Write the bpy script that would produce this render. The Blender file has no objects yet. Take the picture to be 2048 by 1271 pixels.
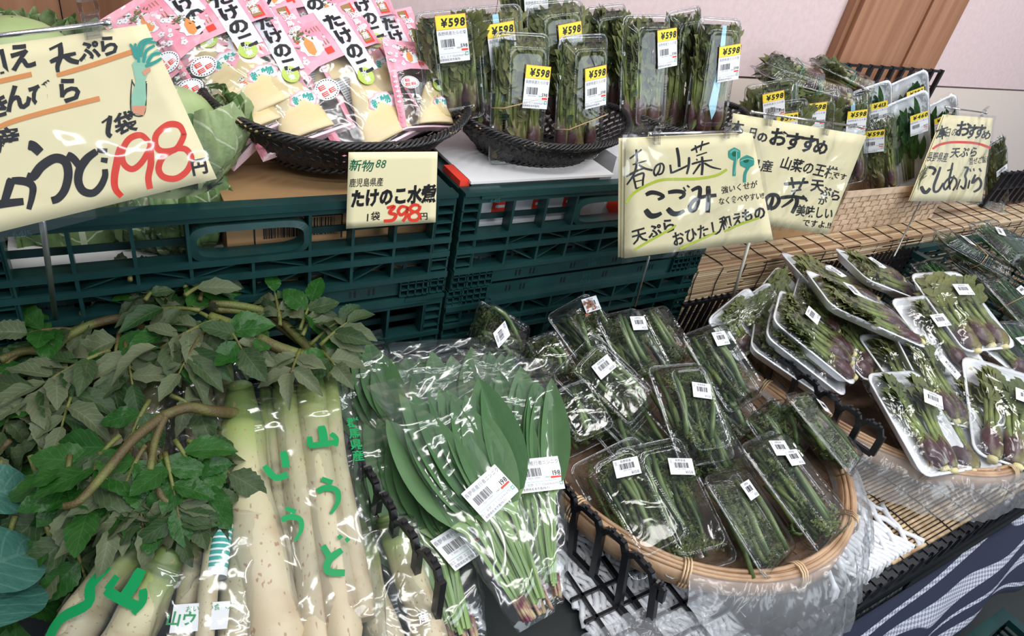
import bpy, bmesh, math, random
import numpy as np
from mathutils import Vector, Matrix
random.seed(7)
SC = bpy.context.scene
COL = SC.collection
# ------------------------------------------------------------------ camera
XC = np.array([2276, 396, -1320.]); ZC = np.array([424, 1964, 1320.])
XC /= np.linalg.norm(XC); ZC /= np.linalg.norm(ZC)
XC -= ZC*XC.dot(ZC); XC /= np.linalg.norm(XC)
YC = np.cross(ZC, XC); CAMZ = 1.35
cd = bpy.data.cameras.new('camera'); cam = bpy.data.objects.new('camera', cd); COL.objects.link(cam)
M = Matrix([list(XC)+[0], list(YC)+[0], list(ZC)+[CAMZ], [0, 0, 0, 1]])
cam.matrix_world = M
cd.sensor_width = 36; cd.lens = 1320/2048*36; cd.clip_start = .02
SC.camera = cam
# ------------------------------------------------------------------ light
SC.view_settings.view_transform = 'Standard'; SC.view_settings.look = 'None'
SC.view_settings.exposure = 0.0; SC.view_settings.gamma = 1
SC.view_settings.use_curve_mapping = False
w = bpy.data.worlds.new('world'); SC.world = w; w.use_nodes = True
w.node_tree.nodes['Background'].inputs[0].default_value = (.78, .88, 1, 1)
w.node_tree.nodes['Background'].inputs[1].default_value = .43
def area(name, loc, aim, sx, sy, power, col):
    l = bpy.data.lights.new(name, 'AREA'); l.shape = 'RECTANGLE'; l.size = sx; l.size_y = sy
    l.energy = power; l.color = col
    o = bpy.data.objects.new(name, l); COL.objects.link(o); o.location = loc
    o.rotation_euler = (Vector(aim)-Vector(loc)).to_track_quat('-Z', 'Y').to_euler()
area('overhead_light', (.2, .0, 2.75), (.3, .5, .8), 1.6, .22, 18, (1, .97, .93))
area('overhead_light', (2.2, .1, 2.75), (1.9, .7, .8), 1.6, .22, 23, (1, .97, .96))
area('overhead_light', (.2, -1.3, 2.75), (.6, .6, .7), 2.4, .22, 25, (.95, .98, 1))
area('overhead_light', (1.3, -.55, 2.75), (1.2, .5, .7), 1.6, .18, 10, (.95, .98, 1))  # unlike the ceiling tubes above, an extra lamp added for glints
area('shop_opening', (3.2, -2.6, 1.9), (1.2, .6, .6), 2.4, 1.8, 68, (.84, .92, 1))
SC.cycles.transparent_max_bounces = 40
SC.cycles.max_bounces = 7; SC.cycles.diffuse_bounces = 3; SC.cycles.glossy_bounces = 3
SC.cycles.transmission_bounces = 4
SC.cycles.caustics_reflective = False; SC.cycles.caustics_refractive = False

# ------------------------------------------------------------------ projection helpers (photo pixel -> point on a real plane)
def ray(u, v):
    c = np.array([u-1024, 635.5-v, -1320.])
    return Vector((c.dot(XC), c.dot(YC), c.dot(ZC)))
EYE = Vector((0, 0, CAMZ))
def at(u, v, z=None, y=None, x=None):
    r = ray(u, v)
    if z is not None: t = (z-CAMZ)/r.z
    elif y is not None: t = y/r.y
    else: t = x/r.x
    return EYE+r*t

# ------------------------------------------------------------------ materials
def nt(name):
    m = bpy.data.materials.new(name); m.use_nodes = True
    n = m.node_tree.nodes; n.clear()
    out = n.new('ShaderNodeOutputMaterial')
    return m, m.node_tree, out
def link(t, a, b): t.links.new(a, b)
def solid(name, col, rough=.5, spec=.5, metal=0, var=0, scale=30, col2=None, bump=0, bscale=60, stretch=(1, 1, 1), coord='Object', detail=3, thr=(.4, .6), rand=0, sub=0):
    m, t, out = nt(name)
    b = t.nodes.new('ShaderNodeBsdfPrincipled'); link(t, b.outputs[0], out.inputs[0])
    b.inputs['Base Color'].default_value = (*col, 1); b.inputs['Roughness'].default_value = rough
    b.inputs['Metallic'].default_value = metal; b.inputs['Specular IOR Level'].default_value = spec
    if sub: b.inputs['Subsurface Weight'].default_value = sub; b.inputs['Subsurface Scale'].default_value = .01
    tc = t.nodes.new('ShaderNodeTexCoord'); mp = t.nodes.new('ShaderNodeMapping')
    mp.inputs['Scale'].default_value = stretch; link(t, tc.outputs[coord], mp.inputs[0])
    last = None
    if col2:
        nz = t.nodes.new('ShaderNodeTexNoise'); nz.inputs['Scale'].default_value = scale; nz.inputs['Detail'].default_value = detail
        link(t, mp.outputs[0], nz.inputs['Vector'])
        mr = t.nodes.new('ShaderNodeMapRange'); mr.inputs[1].default_value, mr.inputs[2].default_value = thr
        link(t, nz.outputs['Fac'], mr.inputs[0])
        mx = t.nodes.new('ShaderNodeMix'); mx.data_type = 'RGBA'
        mx.inputs[6].default_value = (*col, 1); mx.inputs[7].default_value = (*col2, 1)
        link(t, mr.outputs[0], mx.inputs[0]); last = mx.outputs[2]
    if rand:
        oi = t.nodes.new('ShaderNodeObjectInfo'); hs = t.nodes.new('ShaderNodeHueSaturation')
        if last: link(t, last, hs.inputs['Color'])
        else: hs.inputs['Color'].default_value = (*col, 1)
        r = t.nodes.new('ShaderNodeMapRange'); r.inputs[3].default_value = 1-rand; r.inputs[4].default_value = 1+rand
        link(t, oi.outputs['Random'], r.inputs[0]); link(t, r.outputs[0], hs.inputs['Value']); last = hs.outputs[0]
    if last: link(t, last, b.inputs['Base Color'])
    if bump:
        n2 = t.nodes.new('ShaderNodeTexNoise'); n2.inputs['Scale'].default_value = bscale; n2.inputs['Detail'].default_value = 4
        link(t, mp.outputs[0], n2.inputs['Vector'])
        bp = t.nodes.new('ShaderNodeBump'); bp.inputs['Strength'].default_value = bump; bp.inputs['Distance'].default_value = .002
        link(t, n2.outputs['Fac'], bp.inputs['Height']); link(t, bp.outputs[0], b.inputs['Normal'])
    return m
def film(name, tint=(.96, .98, .98), rough=.07, fac=.9, base=.05, bump=.5, bscale=18, milk=0., milkcol=(.9, .92, .93), dist=.01):
    """thin clear plastic sheet: sees straight through, reflects by Fresnel, a little milky if asked"""
    m, t, out = nt(name)
    tr = t.nodes.new('ShaderNodeBsdfTransparent'); tr.inputs[0].default_value = (*tint, 1)
    gl = t.nodes.new('ShaderNodeBsdfGlossy'); gl.inputs['Roughness'].default_value = rough
    geo = t.nodes.new('ShaderNodeNewGeometry'); dp = t.nodes.new('ShaderNodeVectorMath'); dp.operation = 'DOT_PRODUCT'
    link(t, geo.outputs['Incoming'], dp.inputs[1])
    ab = t.nodes.new('ShaderNodeMath'); ab.operation = 'ABSOLUTE'; link(t, dp.outputs['Value'], ab.inputs[0])
    om = t.nodes.new('ShaderNodeMath'); om.operation = 'SUBTRACT'; om.inputs[0].default_value = 1; link(t, ab.outputs[0], om.inputs[1]); om.use_clamp = True
    fr = t.nodes.new('ShaderNodeMath'); fr.operation = 'POWER'; fr.inputs[1].default_value = 4; link(t, om.outputs[0], fr.inputs[0])
    ma = t.nodes.new('ShaderNodeMath'); ma.operation = 'MULTIPLY_ADD'; ma.inputs[1].default_value = fac; ma.inputs[2].default_value = base
    ma.use_clamp = True
    link(t, fr.outputs[0], ma.inputs[0])
    tc = t.nodes.new('ShaderNodeTexCoord'); nz = t.nodes.new('ShaderNodeTexNoise'); nz.inputs['Scale'].default_value = bscale
    nz.inputs['Detail'].default_value = 2.5; nz.inputs['Distortion'].default_value = .8
    link(t, tc.outputs['Object'], nz.inputs['Vector'])
    bp = t.nodes.new('ShaderNodeBump'); bp.inputs['Strength'].default_value = bump; bp.inputs['Distance'].default_value = dist
    link(t, nz.outputs['Fac'], bp.inputs['Height'])
    link(t, bp.outputs[0], gl.inputs['Normal']); link(t, bp.outputs[0], dp.inputs[0])
    src = tr.outputs[0]
    if milk:
        df = t.nodes.new('ShaderNodeBsdfTranslucent'); df.inputs[0].default_value = (*milkcol, 1)
        d2 = t.nodes.new('ShaderNodeBsdfDiffuse'); d2.inputs[0].default_value = (*milkcol, 1)
        ad = t.nodes.new('ShaderNodeMixShader'); ad.inputs[0].default_value = .5
        link(t, df.outputs[0], ad.inputs[1]); link(t, d2.outputs[0], ad.inputs[2])
        m0 = t.nodes.new('ShaderNodeMixShader'); m0.inputs[0].default_value = milk
        link(t, src, m0.inputs[1]); link(t, ad.outputs[0], m0.inputs[2]); src = m0.outputs[0]
    mx = t.nodes.new('ShaderNodeMixShader')
    link(t, ma.outputs[0], mx.inputs[0]); link(t, src, mx.inputs[1]); link(t, gl.outputs[0], mx.inputs[2])
    link(t, mx.outputs[0], out.inputs[0])
    return m
def leafmat(name, col, col2, vein, rough=.5, vfreq=9, vw=.13, rand=.25, bump=.5, mid=.05, vmix=.35):
    """leaf with midrib and side veins laid out in the leaf's own UV"""
    m, t, out = nt(name)
    b = t.nodes.new('ShaderNodeBsdfPrincipled'); b.inputs['Roughness'].default_value = rough
    b.inputs['Specular IOR Level'].default_value = .3
    uv = t.nodes.new('ShaderNodeUVMap'); sp = t.nodes.new('ShaderNodeSeparateXYZ'); link(t, uv.outputs[0], sp.inputs[0])
    def math_(op, a, bb=None, c=None):
        n = t.nodes.new('ShaderNodeMath'); n.operation = op
        for i, x in enumerate((a, bb, c)):
            if x is None: continue
            if isinstance(x, (int, float)): n.inputs[i].default_value = x
            else: link(t, x, n.inputs[i])
        return n.outputs[0]
    s = math_('ABSOLUTE', math_('MULTIPLY_ADD', sp.outputs[0], 2, -1))
    k = math_('FRACT', math_('MULTIPLY', math_('SUBTRACT', sp.outputs[1], math_('MULTIPLY', s, .28)), vfreq))
    vn = math_('LESS_THAN', k, vw) if vfreq else 0
    md = math_('LESS_THAN', s, mid)
    v = math_('MAXIMUM', vn, md) if vfreq else md
    nz = t.nodes.new('ShaderNodeTexNoise'); nz.inputs['Scale'].default_value = 22
    tc = t.nodes.new('ShaderNodeTexCoord'); link(t, tc.outputs['Object'], nz.inputs['Vector'])
    oi = t.nodes.new('ShaderNodeObjectInfo')
    f = math_('MULTIPLY_ADD', oi.outputs['Random'], .9, math_('MULTIPLY_ADD', nz.outputs['Fac'], .9, -.45))
    mx = t.nodes.new('ShaderNodeMix'); mx.data_type = 'RGBA'; mx.clamp_factor = True
    mx.inputs[6].default_value = (*col, 1); mx.inputs[7].default_value = (*col2, 1); link(t, f, mx.inputs[0])
    m2 = t.nodes.new('ShaderNodeMix'); m2.data_type = 'RGBA'; m2.inputs[7].default_value = (*vein, 1)
    link(t, math_('MULTIPLY', v, vmix), m2.inputs[0]); link(t, mx.outputs[2], m2.inputs[6])
    link(t, m2.outputs[2], b.inputs['Base Color'])
    bp = t.nodes.new('ShaderNodeBump'); bp.inputs['Strength'].default_value = bump; bp.inputs['Distance'].default_value = .003; bp.invert = True
    nb = t.nodes.new('ShaderNodeTexNoise'); nb.inputs['Scale'].default_value = 90; link(t, tc.outputs['Object'], nb.inputs['Vector'])
    link(t, math_('ADD', math_('MULTIPLY', v, .6), nb.outputs['Fac']), bp.inputs['Height']); link(t, bp.outputs[0], b.inputs['Normal'])
    tl = t.nodes.new('ShaderNodeBsdfTranslucent'); link(t, m2.outputs[2], tl.inputs[0])
    ms = t.nodes.new('ShaderNodeMixShader'); ms.inputs[0].default_value = .22
    link(t, b.outputs[0], ms.inputs[1]); link(t, tl.outputs[0], ms.inputs[2]); link(t, ms.outputs[0], out.inputs[0])
    return m

MT = dict(
    black=solid('black_plastic', (.009, .009, .012), .35, .5),
    green=solid('crate_green', (.006, .034, .034), .36, .5, col2=(.010, .046, .045), scale=14, bump=.12, bscale=90),
    greendark=solid('crate_green_inside', (.005, .026, .026), .5, .4),
    wicker=solid('black_wicker', (.010, .009, .010), .38, .5, col2=(.022, .02, .02), scale=40, bump=.6, bscale=200),
    straw=solid('bare_wicker', (.55, .38, .2), .6),
    paper=solid('cream_paper', (.90, .80, .50), .7, .3),
    white=solid('white_paper', (.80, .81, .83), .6, .4),
    foam=solid('white_foam', (.87, .88, .91), .45, .5, bump=.15, bscale=300),
    ink=solid('black_ink', (.018, .017, .02), .5, .3),
    grey=solid('grey_ink', (.25, .25, .28), .6),
    red=solid('red_ink', (.80, .06, .035), .5, .3),
    orange=solid('orange_ink', (.78, .30, .09), .6, .3),
    greenink=solid('green_ink', (.0, .13, .06), .5, .3),
    lime=solid('lime_ink', (.50, .60, .06), .6, .3),
    teal=solid('teal_ink', (.04, .36, .30), .6, .3),
    mint=solid('mint_ink', (.33, .62, .45), .6, .3),
    salmon=solid('salmon_ink', (.80, .35, .22), .6, .3),
    printgreen=solid('print_green', (.0, .27, .075), .4, .4),
    navy2=solid('navy_stripe', (.03, .04, .16), .4), yellow=solid('yellow_label', (.90, .72, .06), .6, .4),
    card=solid('cardboard', (.42, .255, .12), .75, .2, col2=(.36, .21, .10), scale=6, bump=.1, bscale=80),
    carton=solid('white_carton', (.78, .77, .78), .6, .3),
    pink=solid('pink_print', (.88, .30, .40), .35, .5, col2=(.90, .42, .50), scale=25),
    pinkl=solid('pale_pink', (.93, .66, .72), .35, .5),
    lilac=solid('lilac_white', (.82, .80, .88), .35, .5, col2=(.70, .76, .72), scale=30, thr=(.55, .62)),
    rimclear=film('pack_edge', (.80, .82, .82), .2, .8, .22, .3, 60), shoot=solid('bamboo_shoot', (.80, .66, .42), .5, .4, col2=(.76, .58, .30), scale=9, stretch=(1, 3, 1), bump=.2, bscale=60, sub=.1),
    brown=solid('bronze_print', (.34, .20, .08), .4),
    lgreen=solid('leaf_print', (.45, .58, .08), .4),
    chrome=solid('chrome', (.75, .76, .78), .18, .5, 1),
    palepole=solid('pale_pole', (.55, .53, .45), .35, .5), steel=solid('grey_pole', (.30, .31, .30), .3, .5, .8),
    bamboo=solid('bamboo', (.50, .32, .19), .45, .5, col2=(.34, .20, .11), scale=18, stretch=(1, 1, 1), bump=.5, bscale=90),
    bamboostick=solid('bamboo_stick', (.68, .50, .31), .5, .4, col2=(.26, .15, .07), scale=26, stretch=(1, 1, 1), rand=.22, thr=(.42, .68)),
    thread=solid('black_thread', (.012, .01, .012), .7),
    chip=solid('chip_weave', (.66, .49, .34), .6, .4, col2=(.52, .37, .24), scale=40),
    foammesh=solid('white_mesh', (.82, .83, .86), .8, .2, bump=.5, bscale=400),
    stalk=None,
    clip=film('clear_clip', (.90, .90, .90), .05, .9, .12, .1, 60),
    pack=film('clear_pack', (.96, .975, .97), .08, 1.0, .055, .26, 26, milk=.003, dist=.006),
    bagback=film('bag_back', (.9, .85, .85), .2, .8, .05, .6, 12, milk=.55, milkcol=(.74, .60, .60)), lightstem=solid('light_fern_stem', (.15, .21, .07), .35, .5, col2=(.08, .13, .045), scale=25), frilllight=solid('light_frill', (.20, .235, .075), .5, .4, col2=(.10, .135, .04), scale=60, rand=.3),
    bag=film('clear_bag', (.965, .975, .97), .13, .9, .085, .8, 7, milk=.008, dist=.05),
    bagold=film('clouded_bag', (.95, .95, .93), .14, .9, .10, .9, 16, milk=.07, milkcol=(.75, .74, .66), dist=.02),
    sleeve=film('sign_sleeve', (.98, .98, .98), .12, .8, .085, .8, 5, dist=.05),
    wrap=film('tray_wrap', (.98, .985, .985), .07, .8, .05, .6, 25, dist=.012),
    skirt=film('milky_sheet', (.95, .96, .97), .2, .7, .05, .8, 14, milk=.26, milkcol=(.84, .86, .90), dist=.03),
    wall_pink=solid('pink_wall', (.74, .575, .575), .85, .15, col2=(.70, .545, .54), scale=60, bump=.25, bscale=300),
    wall_cream=solid('cream_wall', (.74, .63, .56), .85, .15, bump=.2, bscale=300),
    bambooshade=solid('bamboo_shaded', (.20, .125, .08), .55, .4, col2=(.12, .07, .045), scale=18), embs=solid('crate_emboss', (.02, .10, .095), .4), wood=solid('wood', (.37, .185, .105), .5, .3, col2=(.26, .115, .06), scale=3, stretch=(12, 12, .5), bump=.15, bscale=6, detail=5, thr=(.35, .7), rand=.22),
    dark=solid('dark_floor', (.02, .025, .025), .7),
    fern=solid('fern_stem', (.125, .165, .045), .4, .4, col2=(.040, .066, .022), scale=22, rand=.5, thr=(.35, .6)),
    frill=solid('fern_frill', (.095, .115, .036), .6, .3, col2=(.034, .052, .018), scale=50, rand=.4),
    budbase=solid('bud_base', (.070, .026, .030), .35, .5, col2=(.17, .15, .05), scale=28, thr=(.45, .62), bump=.5, bscale=120, sub=0),
    budcut=solid('bud_cut', (.62, .55, .28), .6),
    budstem=solid('bud_stem', (.20, .25, .06), .45, .4, col2=(.13, .15, .05), scale=60, bump=.4, bscale=200, rand=.15),
    budleaf=leafmat('bud_leaf', (.21, .215, .08), (.105, .14, .05), (.30, .30, .14), .6, 6),
    garlic=leafmat('garlic_leaf', (.070, .165, .062), (.14, .25, .115), (.22, .35, .18), .38, 0, mid=.03, bump=.2),
    garlicstem=solid('garlic_stem', (.19, .31, .095), .35, .5, rand=.15),
    udoleaf=leafmat('udo_leaf', (.020, .060, .016), (.066, .092, .040), (.13, .18, .08), .5, 8),
    udoleafpale=leafmat('udo_leaf_underside', (.095, .125, .062), (.15, .17, .095), (.25, .30, .16), .6, 8),
    udogreen=leafmat('udo_leaf_bright', (.014, .078, .010), (.032, .115, .020), (.07, .18, .045), .35, 7),
    petiole=solid('udo_petiole', (.13, .15, .035), .5, .4, col2=(.085, .06, .022), scale=16, thr=(.45, .6), bump=.6, bscale=400),
    cabbage=leafmat('cabbage_leaf', (.13, .24, .08), (.38, .48, .24), (.70, .76, .55), .45, 4.5, .07, mid=.05, vmix=.7),
    cabbagecore=solid('cabbage_core', (.44, .54, .26), .5, col2=(.30, .42, .16), scale=8),
    celery=leafmat('teal_leaf', (.035, .13, .10), (.06, .17, .13), (.13, .25, .20), .4, 6),
    rootend=solid('root_skin', (.34, .22, .10), .7, col2=(.16, .09, .04), scale=30),
    navy=None, band=solid('rubber_band', (.55, .36, .18), .5),
    amber=solid('dry_scale', (.24, .07, .02), .6),
    blue=solid('sky_blue', (.35, .62, .78), .3),
    purple=solid('purple_foot', (.20, .05, .09), .5, col2=(.45, .35, .2), scale=60),
)
def make_stalk():
    """udo stalk: cream at the foot, greening near the top, brown freckles; gradient runs with the stalk's own length (UV y)"""
    m, t, out = nt('udo_stalk')
    b = t.nodes.new('ShaderNodeBsdfPrincipled'); b.inputs['Roughness'].default_value = .45; link(t, b.outputs[0], out.inputs[0])
    uv = t.nodes.new('ShaderNodeUVMap'); sp = t.nodes.new('ShaderNodeSeparateXYZ'); link(t, uv.outputs[0], sp.inputs[0])
    tc = t.nodes.new('ShaderNodeTexCoord')
    nz = t.nodes.new('ShaderNodeTexNoise'); nz.inputs['Scale'].default_value = 9; link(t, tc.outputs['Object'], nz.inputs['Vector'])
    ad = t.nodes.new('ShaderNodeMath'); ad.operation = 'MULTIPLY_ADD'; ad.inputs[1].default_value = .35
    link(t, nz.outputs['Fac'], ad.inputs[0]); link(t, sp.outputs[1], ad.inputs[2])
    cr = t.nodes.new('ShaderNodeValToRGB'); e = cr.color_ramp.elements
    e[0].position = .0; e[0].color = (.50, .39, .24, 1); e[1].position = 1; e[1].color = (.10, .15, .04, 1)
    for p, c in ((.45, (.54, .47, .33)), (.80, (.48, .45, .26)), (.95, (.26, .32, .10))):
        k = cr.color_ramp.elements.new(p); k.color = (*c, 1)
    link(t, ad.outputs[0], cr.inputs[0])
    mp = t.nodes.new('ShaderNodeMapping'); mp.inputs['Scale'].default_value = (1.6, .6, 1); link(t, tc.outputs['Object'], mp.inputs[0])
    n2 = t.nodes.new('ShaderNodeTexNoise'); n2.inputs['Scale'].default_value = 170; n2.inputs['Detail'].default_value = 1; link(t, mp.outputs[0], n2.inputs['Vector'])
    gt = t.nodes.new('ShaderNodeMapRange'); gt.inputs[1].default_value = .66; gt.inputs[2].default_value = .72; link(t, n2.outputs['Fac'], gt.inputs[0])
    n3 = t.nodes.new('ShaderNodeTexNoise'); n3.inputs['Scale'].default_value = 13; link(t, tc.outputs['Object'], n3.inputs['Vector'])
    g3 = t.nodes.new('ShaderNodeMapRange'); g3.inputs[1].default_value = .60; g3.inputs[2].default_value = .78; link(t, n3.outputs['Fac'], g3.inputs[0])
    mxm = t.nodes.new('ShaderNodeMath'); mxm.operation = 'MAXIMUM'; link(t, gt.outputs[0], mxm.inputs[0]); link(t, g3.outputs[0], mxm.inputs[1])
    ml = t.nodes.new('ShaderNodeMath'); ml.operation = 'MULTIPLY'; ml.inputs[1].default_value = .75; link(t, mxm.outputs[0], ml.inputs[0])
    mx = t.nodes.new('ShaderNodeMix'); mx.data_type = 'RGBA'; mx.inputs[7].default_value = (.30, .15, .09, 1)
    link(t, ml.outputs[0], mx.inputs[0]); link(t, cr.outputs[0], mx.inputs[6]); link(t, mx.outputs[2], b.inputs['Base Color'])
    bp = t.nodes.new('ShaderNodeBump'); bp.inputs['Strength'].default_value = .5; bp.inputs['Distance'].default_value = .002
    link(t, nz.outputs['Fac'], bp.inputs['Height']); link(t, bp.outputs[0], b.inputs['Normal'])
    return m
MT['stalk'] = make_stalk()
def make_navy():
    """navy knit cloth with wavy white braid stripes running along it (UV x along, y down)"""
    m, t, out = nt('striped_knit')
    b = t.nodes.new('ShaderNodeBsdfPrincipled'); b.inputs['Roughness'].default_value = .85; link(t, b.outputs[0], out.inputs[0])
    uv = t.nodes.new('ShaderNodeUVMap'); mp = t.nodes.new('ShaderNodeMapping'); mp.inputs['Scale'].default_value = (1, 1, 1)
    link(t, uv.outputs[0], mp.inputs[0])
    wv = t.nodes.new('ShaderNodeTexWave'); wv.bands_direction = 'Y'; wv.inputs['Scale'].default_value = 1.15
    wv.inputs['Distortion'].default_value = 5.5; wv.inputs['Detail'].default_value = 0; wv.inputs['Detail Scale'].default_value = 2.2
    link(t, mp.outputs[0], wv.inputs['Vector'])
    mr = t.nodes.new('ShaderNodeMapRange'); mr.inputs[1].default_value = .80; mr.inputs[2].default_value = .84; link(t, wv.outputs['Fac'], mr.inputs[0])
    ch = t.nodes.new('ShaderNodeTexChecker'); ch.inputs['Scale'].default_value = 1; m3 = t.nodes.new('ShaderNodeMapping')
    m3.inputs['Scale'].default_value = (150, 34, 1); m3.inputs['Rotation'].default_value = (0, 0, .5); link(t, uv.outputs[0], m3.inputs[0]); link(t, m3.outputs[0], ch.inputs['Vector'])
    ch.inputs['Color1'].default_value = (.42, .42, .47, 1); ch.inputs['Color2'].default_value = (.16, .18, .24, 1)
    mx = t.nodes.new('ShaderNodeMix'); mx.data_type = 'RGBA'; mx.inputs[6].default_value = (.004, .008, .03, 1)
    link(t, mr.outputs[0], mx.inputs[0]); link(t, ch.outputs[0], mx.inputs[7]); link(t, mx.outputs[2], b.inputs['Base Color'])
    return m
MT['navy'] = make_navy()

# ------------------------------------------------------------------ mesh building
class MB:
    def __init__(s): s.v = []; s.f = []; s.m = []; s.uv = {}; s.mats = []; s.sm = []
    def mi(s, mat):
        if mat not in s.mats: s.mats.append(mat)
        return s.mats.index(mat)
    def add(s, vs, fs, mat, smooth=False, uvs=None):
        o = len(s.v); s.v += [tuple(x) for x in vs]; k = s.mi(mat)
        for f in fs: s.f.append([i+o for i in f]); s.m.append(k); s.sm.append(smooth)
        if uvs:
            for i, q in enumerate(uvs): s.uv[o+i] = q
    def box(s, c, d, mat, rot=None):
        cx, cy, cz = c; x, y, z = d[0]/2, d[1]/2, d[2]/2
        vs = [Vector((a*x, b*y, e*z)) for a in (-1, 1) for b in (-1, 1) for e in (-1, 1)]
        if rot is not None: vs = [rot @ q for q in vs]
        s.add([(q.x+cx, q.y+cy, q.z+cz) for q in vs], [(0, 1, 3, 2), (4, 6, 7, 5), (0, 4, 5, 1), (2, 3, 7, 6), (0, 2, 6, 4), (1, 5, 7, 3)], mat)
    def bx(s, x0, x1, y0, y1, z0, z1, mat):
        s.box(((x0+x1)/2, (y0+y1)/2, (z0+z1)/2), (abs(x1-x0), abs(y1-y0), abs(z1-z0)), mat)
    def bar(s, a, b, wd, th, mat, up=(0, 0, 1)):
        a, b = Vector(a), Vector(b); d = (b-a); L = d.length
        if L < 1e-6: return
        d /= L; u = Vector(up); sdir = d.cross(u)
        if sdir.length < 1e-4: sdir = d.cross(Vector((0, 1, 0)))
        sdir.normalize(); n = sdir.cross(d)
        R_ = Matrix((d, sdir, n)).transposed()
        s.box((a+b)/2, (L, wd, th), mat, R_)
    def tube(s, pts, rad, mat, n=8, closed=False, caps=True, flat=1.0, up=None, smooth=True):
        pts = [Vector(p) for p in pts]; N = len(pts)
        if not hasattr(rad, '__len__'): rad = [rad]*N
        vs = []; uvs = []; prev = None
        for i in range(N):
            if closed: d = pts[(i+1) % N]-pts[i-1]
            else: d = pts[min(i+1, N-1)]-pts[max(i-1, 0)]
            if d.length < 1e-9: d = Vector((0, 0, 1))
            d.normalize()
            if up is not None: a = Vector(up)
            elif prev is not None: a = prev
            else: a = Vector((0, 0, 1)) if abs(d.z) < .9 else Vector((1, 0, 0))
            b1 = a-d*a.dot(d)
            if b1.length < 1e-5: b1 = d.orthogonal()
            b1.normalize(); prev = b1; b2 = d.cross(b1)
            for k in range(n):
                t = 2*math.pi*k/n
                vs.append(pts[i]+b1*math.cos(t)*rad[i]*flat+b2*math.sin(t)*rad[i]); uvs.append((k/n, i/max(1, N-1)))
        fs = []
        for i in range(N if closed else N-1):
            j = (i+1) % N
            for k in range(n):
                l = (k+1) % n; fs.append((i*n+k, i*n+l, j*n+l, j*n+k))
        if caps and not closed: fs.append(tuple(range(n))[::-1]); fs.append(tuple((N-1)*n+k for k in range(n)))
        s.add(vs, fs, mat, smooth, uvs)
    def grid(s, P, mat, smooth=True, closed_u=False, uv=True):
        """P[i][j] points"""
        I, J = len(P), len(P[0]); vs = [p for row in P for p in row]
        fs = []
        for i in range(I-1):
            for j in range(J if closed_u else J-1):
                k = (j+1) % J; fs.append((i*J+j, i*J+k, (i+1)*J+k, (i+1)*J+j))
        s.add(vs, fs, mat, smooth, [(j/max(1, J-1), i/max(1, I-1)) for i in range(I) for j in range(J)] if uv else None)
    def mesh(s, name):
        me = bpy.data.meshes.new(name); me.from_pydata(s.v, [], s.f)
        for m in s.mats: me.materials.append(m)
        if len(s.mats) > 1: me.polygons.foreach_set('material_index', s.m)
        me.polygons.foreach_set('use_smooth', s.sm)
        if s.uv:
            ul = me.uv_layers.new(name='UVMap'); li = np.empty(len(me.loops), dtype=np.int32); me.loops.foreach_get('vertex_index', li)
            arr = np.zeros((len(s.v), 2), dtype=np.float32)
            for i, q in s.uv.items(): arr[i] = q
            ul.data.foreach_set('uv', arr[li].ravel())
        me.update(); return me
    def obj(s, name, parent=None, **k): return place(s.mesh(name), name, parent, **k)
def place(me, name, parent=None, loc=None, mat=None, kind=None, label=None, cat=None, group=None):
    o = bpy.data.objects.new(name, me); COL.objects.link(o)
    if mat is not None: o.matrix_local = mat
    elif loc is not None: o.location = loc
    if parent is not None: o.parent = parent
    tag(o, label, cat, group, kind)
    return o
def tag(o, label=None, cat=None, group=None, kind=None):
    for k, v in (('label', label), ('category', cat), ('group', group), ('kind', kind)):
        if v: o[k] = v
def thing(name, label, cat, mat=None, group=None, kind=None):
    o = bpy.data.objects.new(name, None); COL.objects.link(o); o.empty_display_size = .02
    if mat is not None: o.matrix_world = mat
    tag(o, label, cat, group, kind); return o
def frame(head, tail, ref=(0, 0, 1), roll=0):
    """local y runs tail->head, z as near REF as can be, then rolled about y; origin midway"""
    y = (head-tail); L = y.length; y.normalize(); z = Vector(ref); z = z-y*z.dot(y); z.normalize()
    x = y.cross(z); m = Matrix((x, y, z)).transposed().to_4x4()
    m = Matrix.Translation((head+tail)/2) @ m @ Matrix.Rotation(math.radians(roll), 4, 'Y')
    return m, L
def T(x=0, y=0, z=0, rx=0, ry=0, rz=0, s=1):
    m = Matrix.Translation((x, y, z)) @ Matrix.Rotation(math.radians(rz), 4, 'Z') @ Matrix.Rotation(math.radians(ry), 4, 'Y') @ Matrix.Rotation(math.radians(rx), 4, 'X')
    if isinstance(s, tuple): return m @ Matrix.Diagonal((*s, 1))
    return m @ Matrix.Scale(s, 4)
def R(a, b): return random.uniform(a, b)

# ------------------------------------------------------------------ writing: glyph outlines from the built-in font
_gl = {}
def glyph(ch, bold=.0):
    key = (ch, bold)
    if key in _gl: return _gl[key]
    c = bpy.data.curves.new('g', 'FONT'); c.body = ch; c.size = 1; c.resolution_u = 2; c.offset = bold; c.dimensions = '2D'; c.fill_mode = 'FRONT'
    o = bpy.data.objects.new('g', c); COL.objects.link(o)
    me = o.to_mesh(); vs = [(p.co.x, p.co.y) for p in me.vertices]; fs = [tuple(p.vertices) for p in me.polygons]
    o.to_mesh_clear(); COL.objects.unlink(o); bpy.data.objects.remove(o); bpy.data.curves.remove(c)
    if vs:
        xs = [p[0] for p in vs]; adv = max(xs)-min(xs); x0 = min(xs)
    else: adv, x0 = .3, 0
    wide = ord(ch) > 0x2000
    if wide: vs = [(p[0], p[1]) for p in vs]; adv = 1.0; x0 = 0
    _gl[key] = (([(p[0]-x0, p[1]) for p in vs], fs, adv+(0 if wide else .08)))
    return _gl[key]
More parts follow.
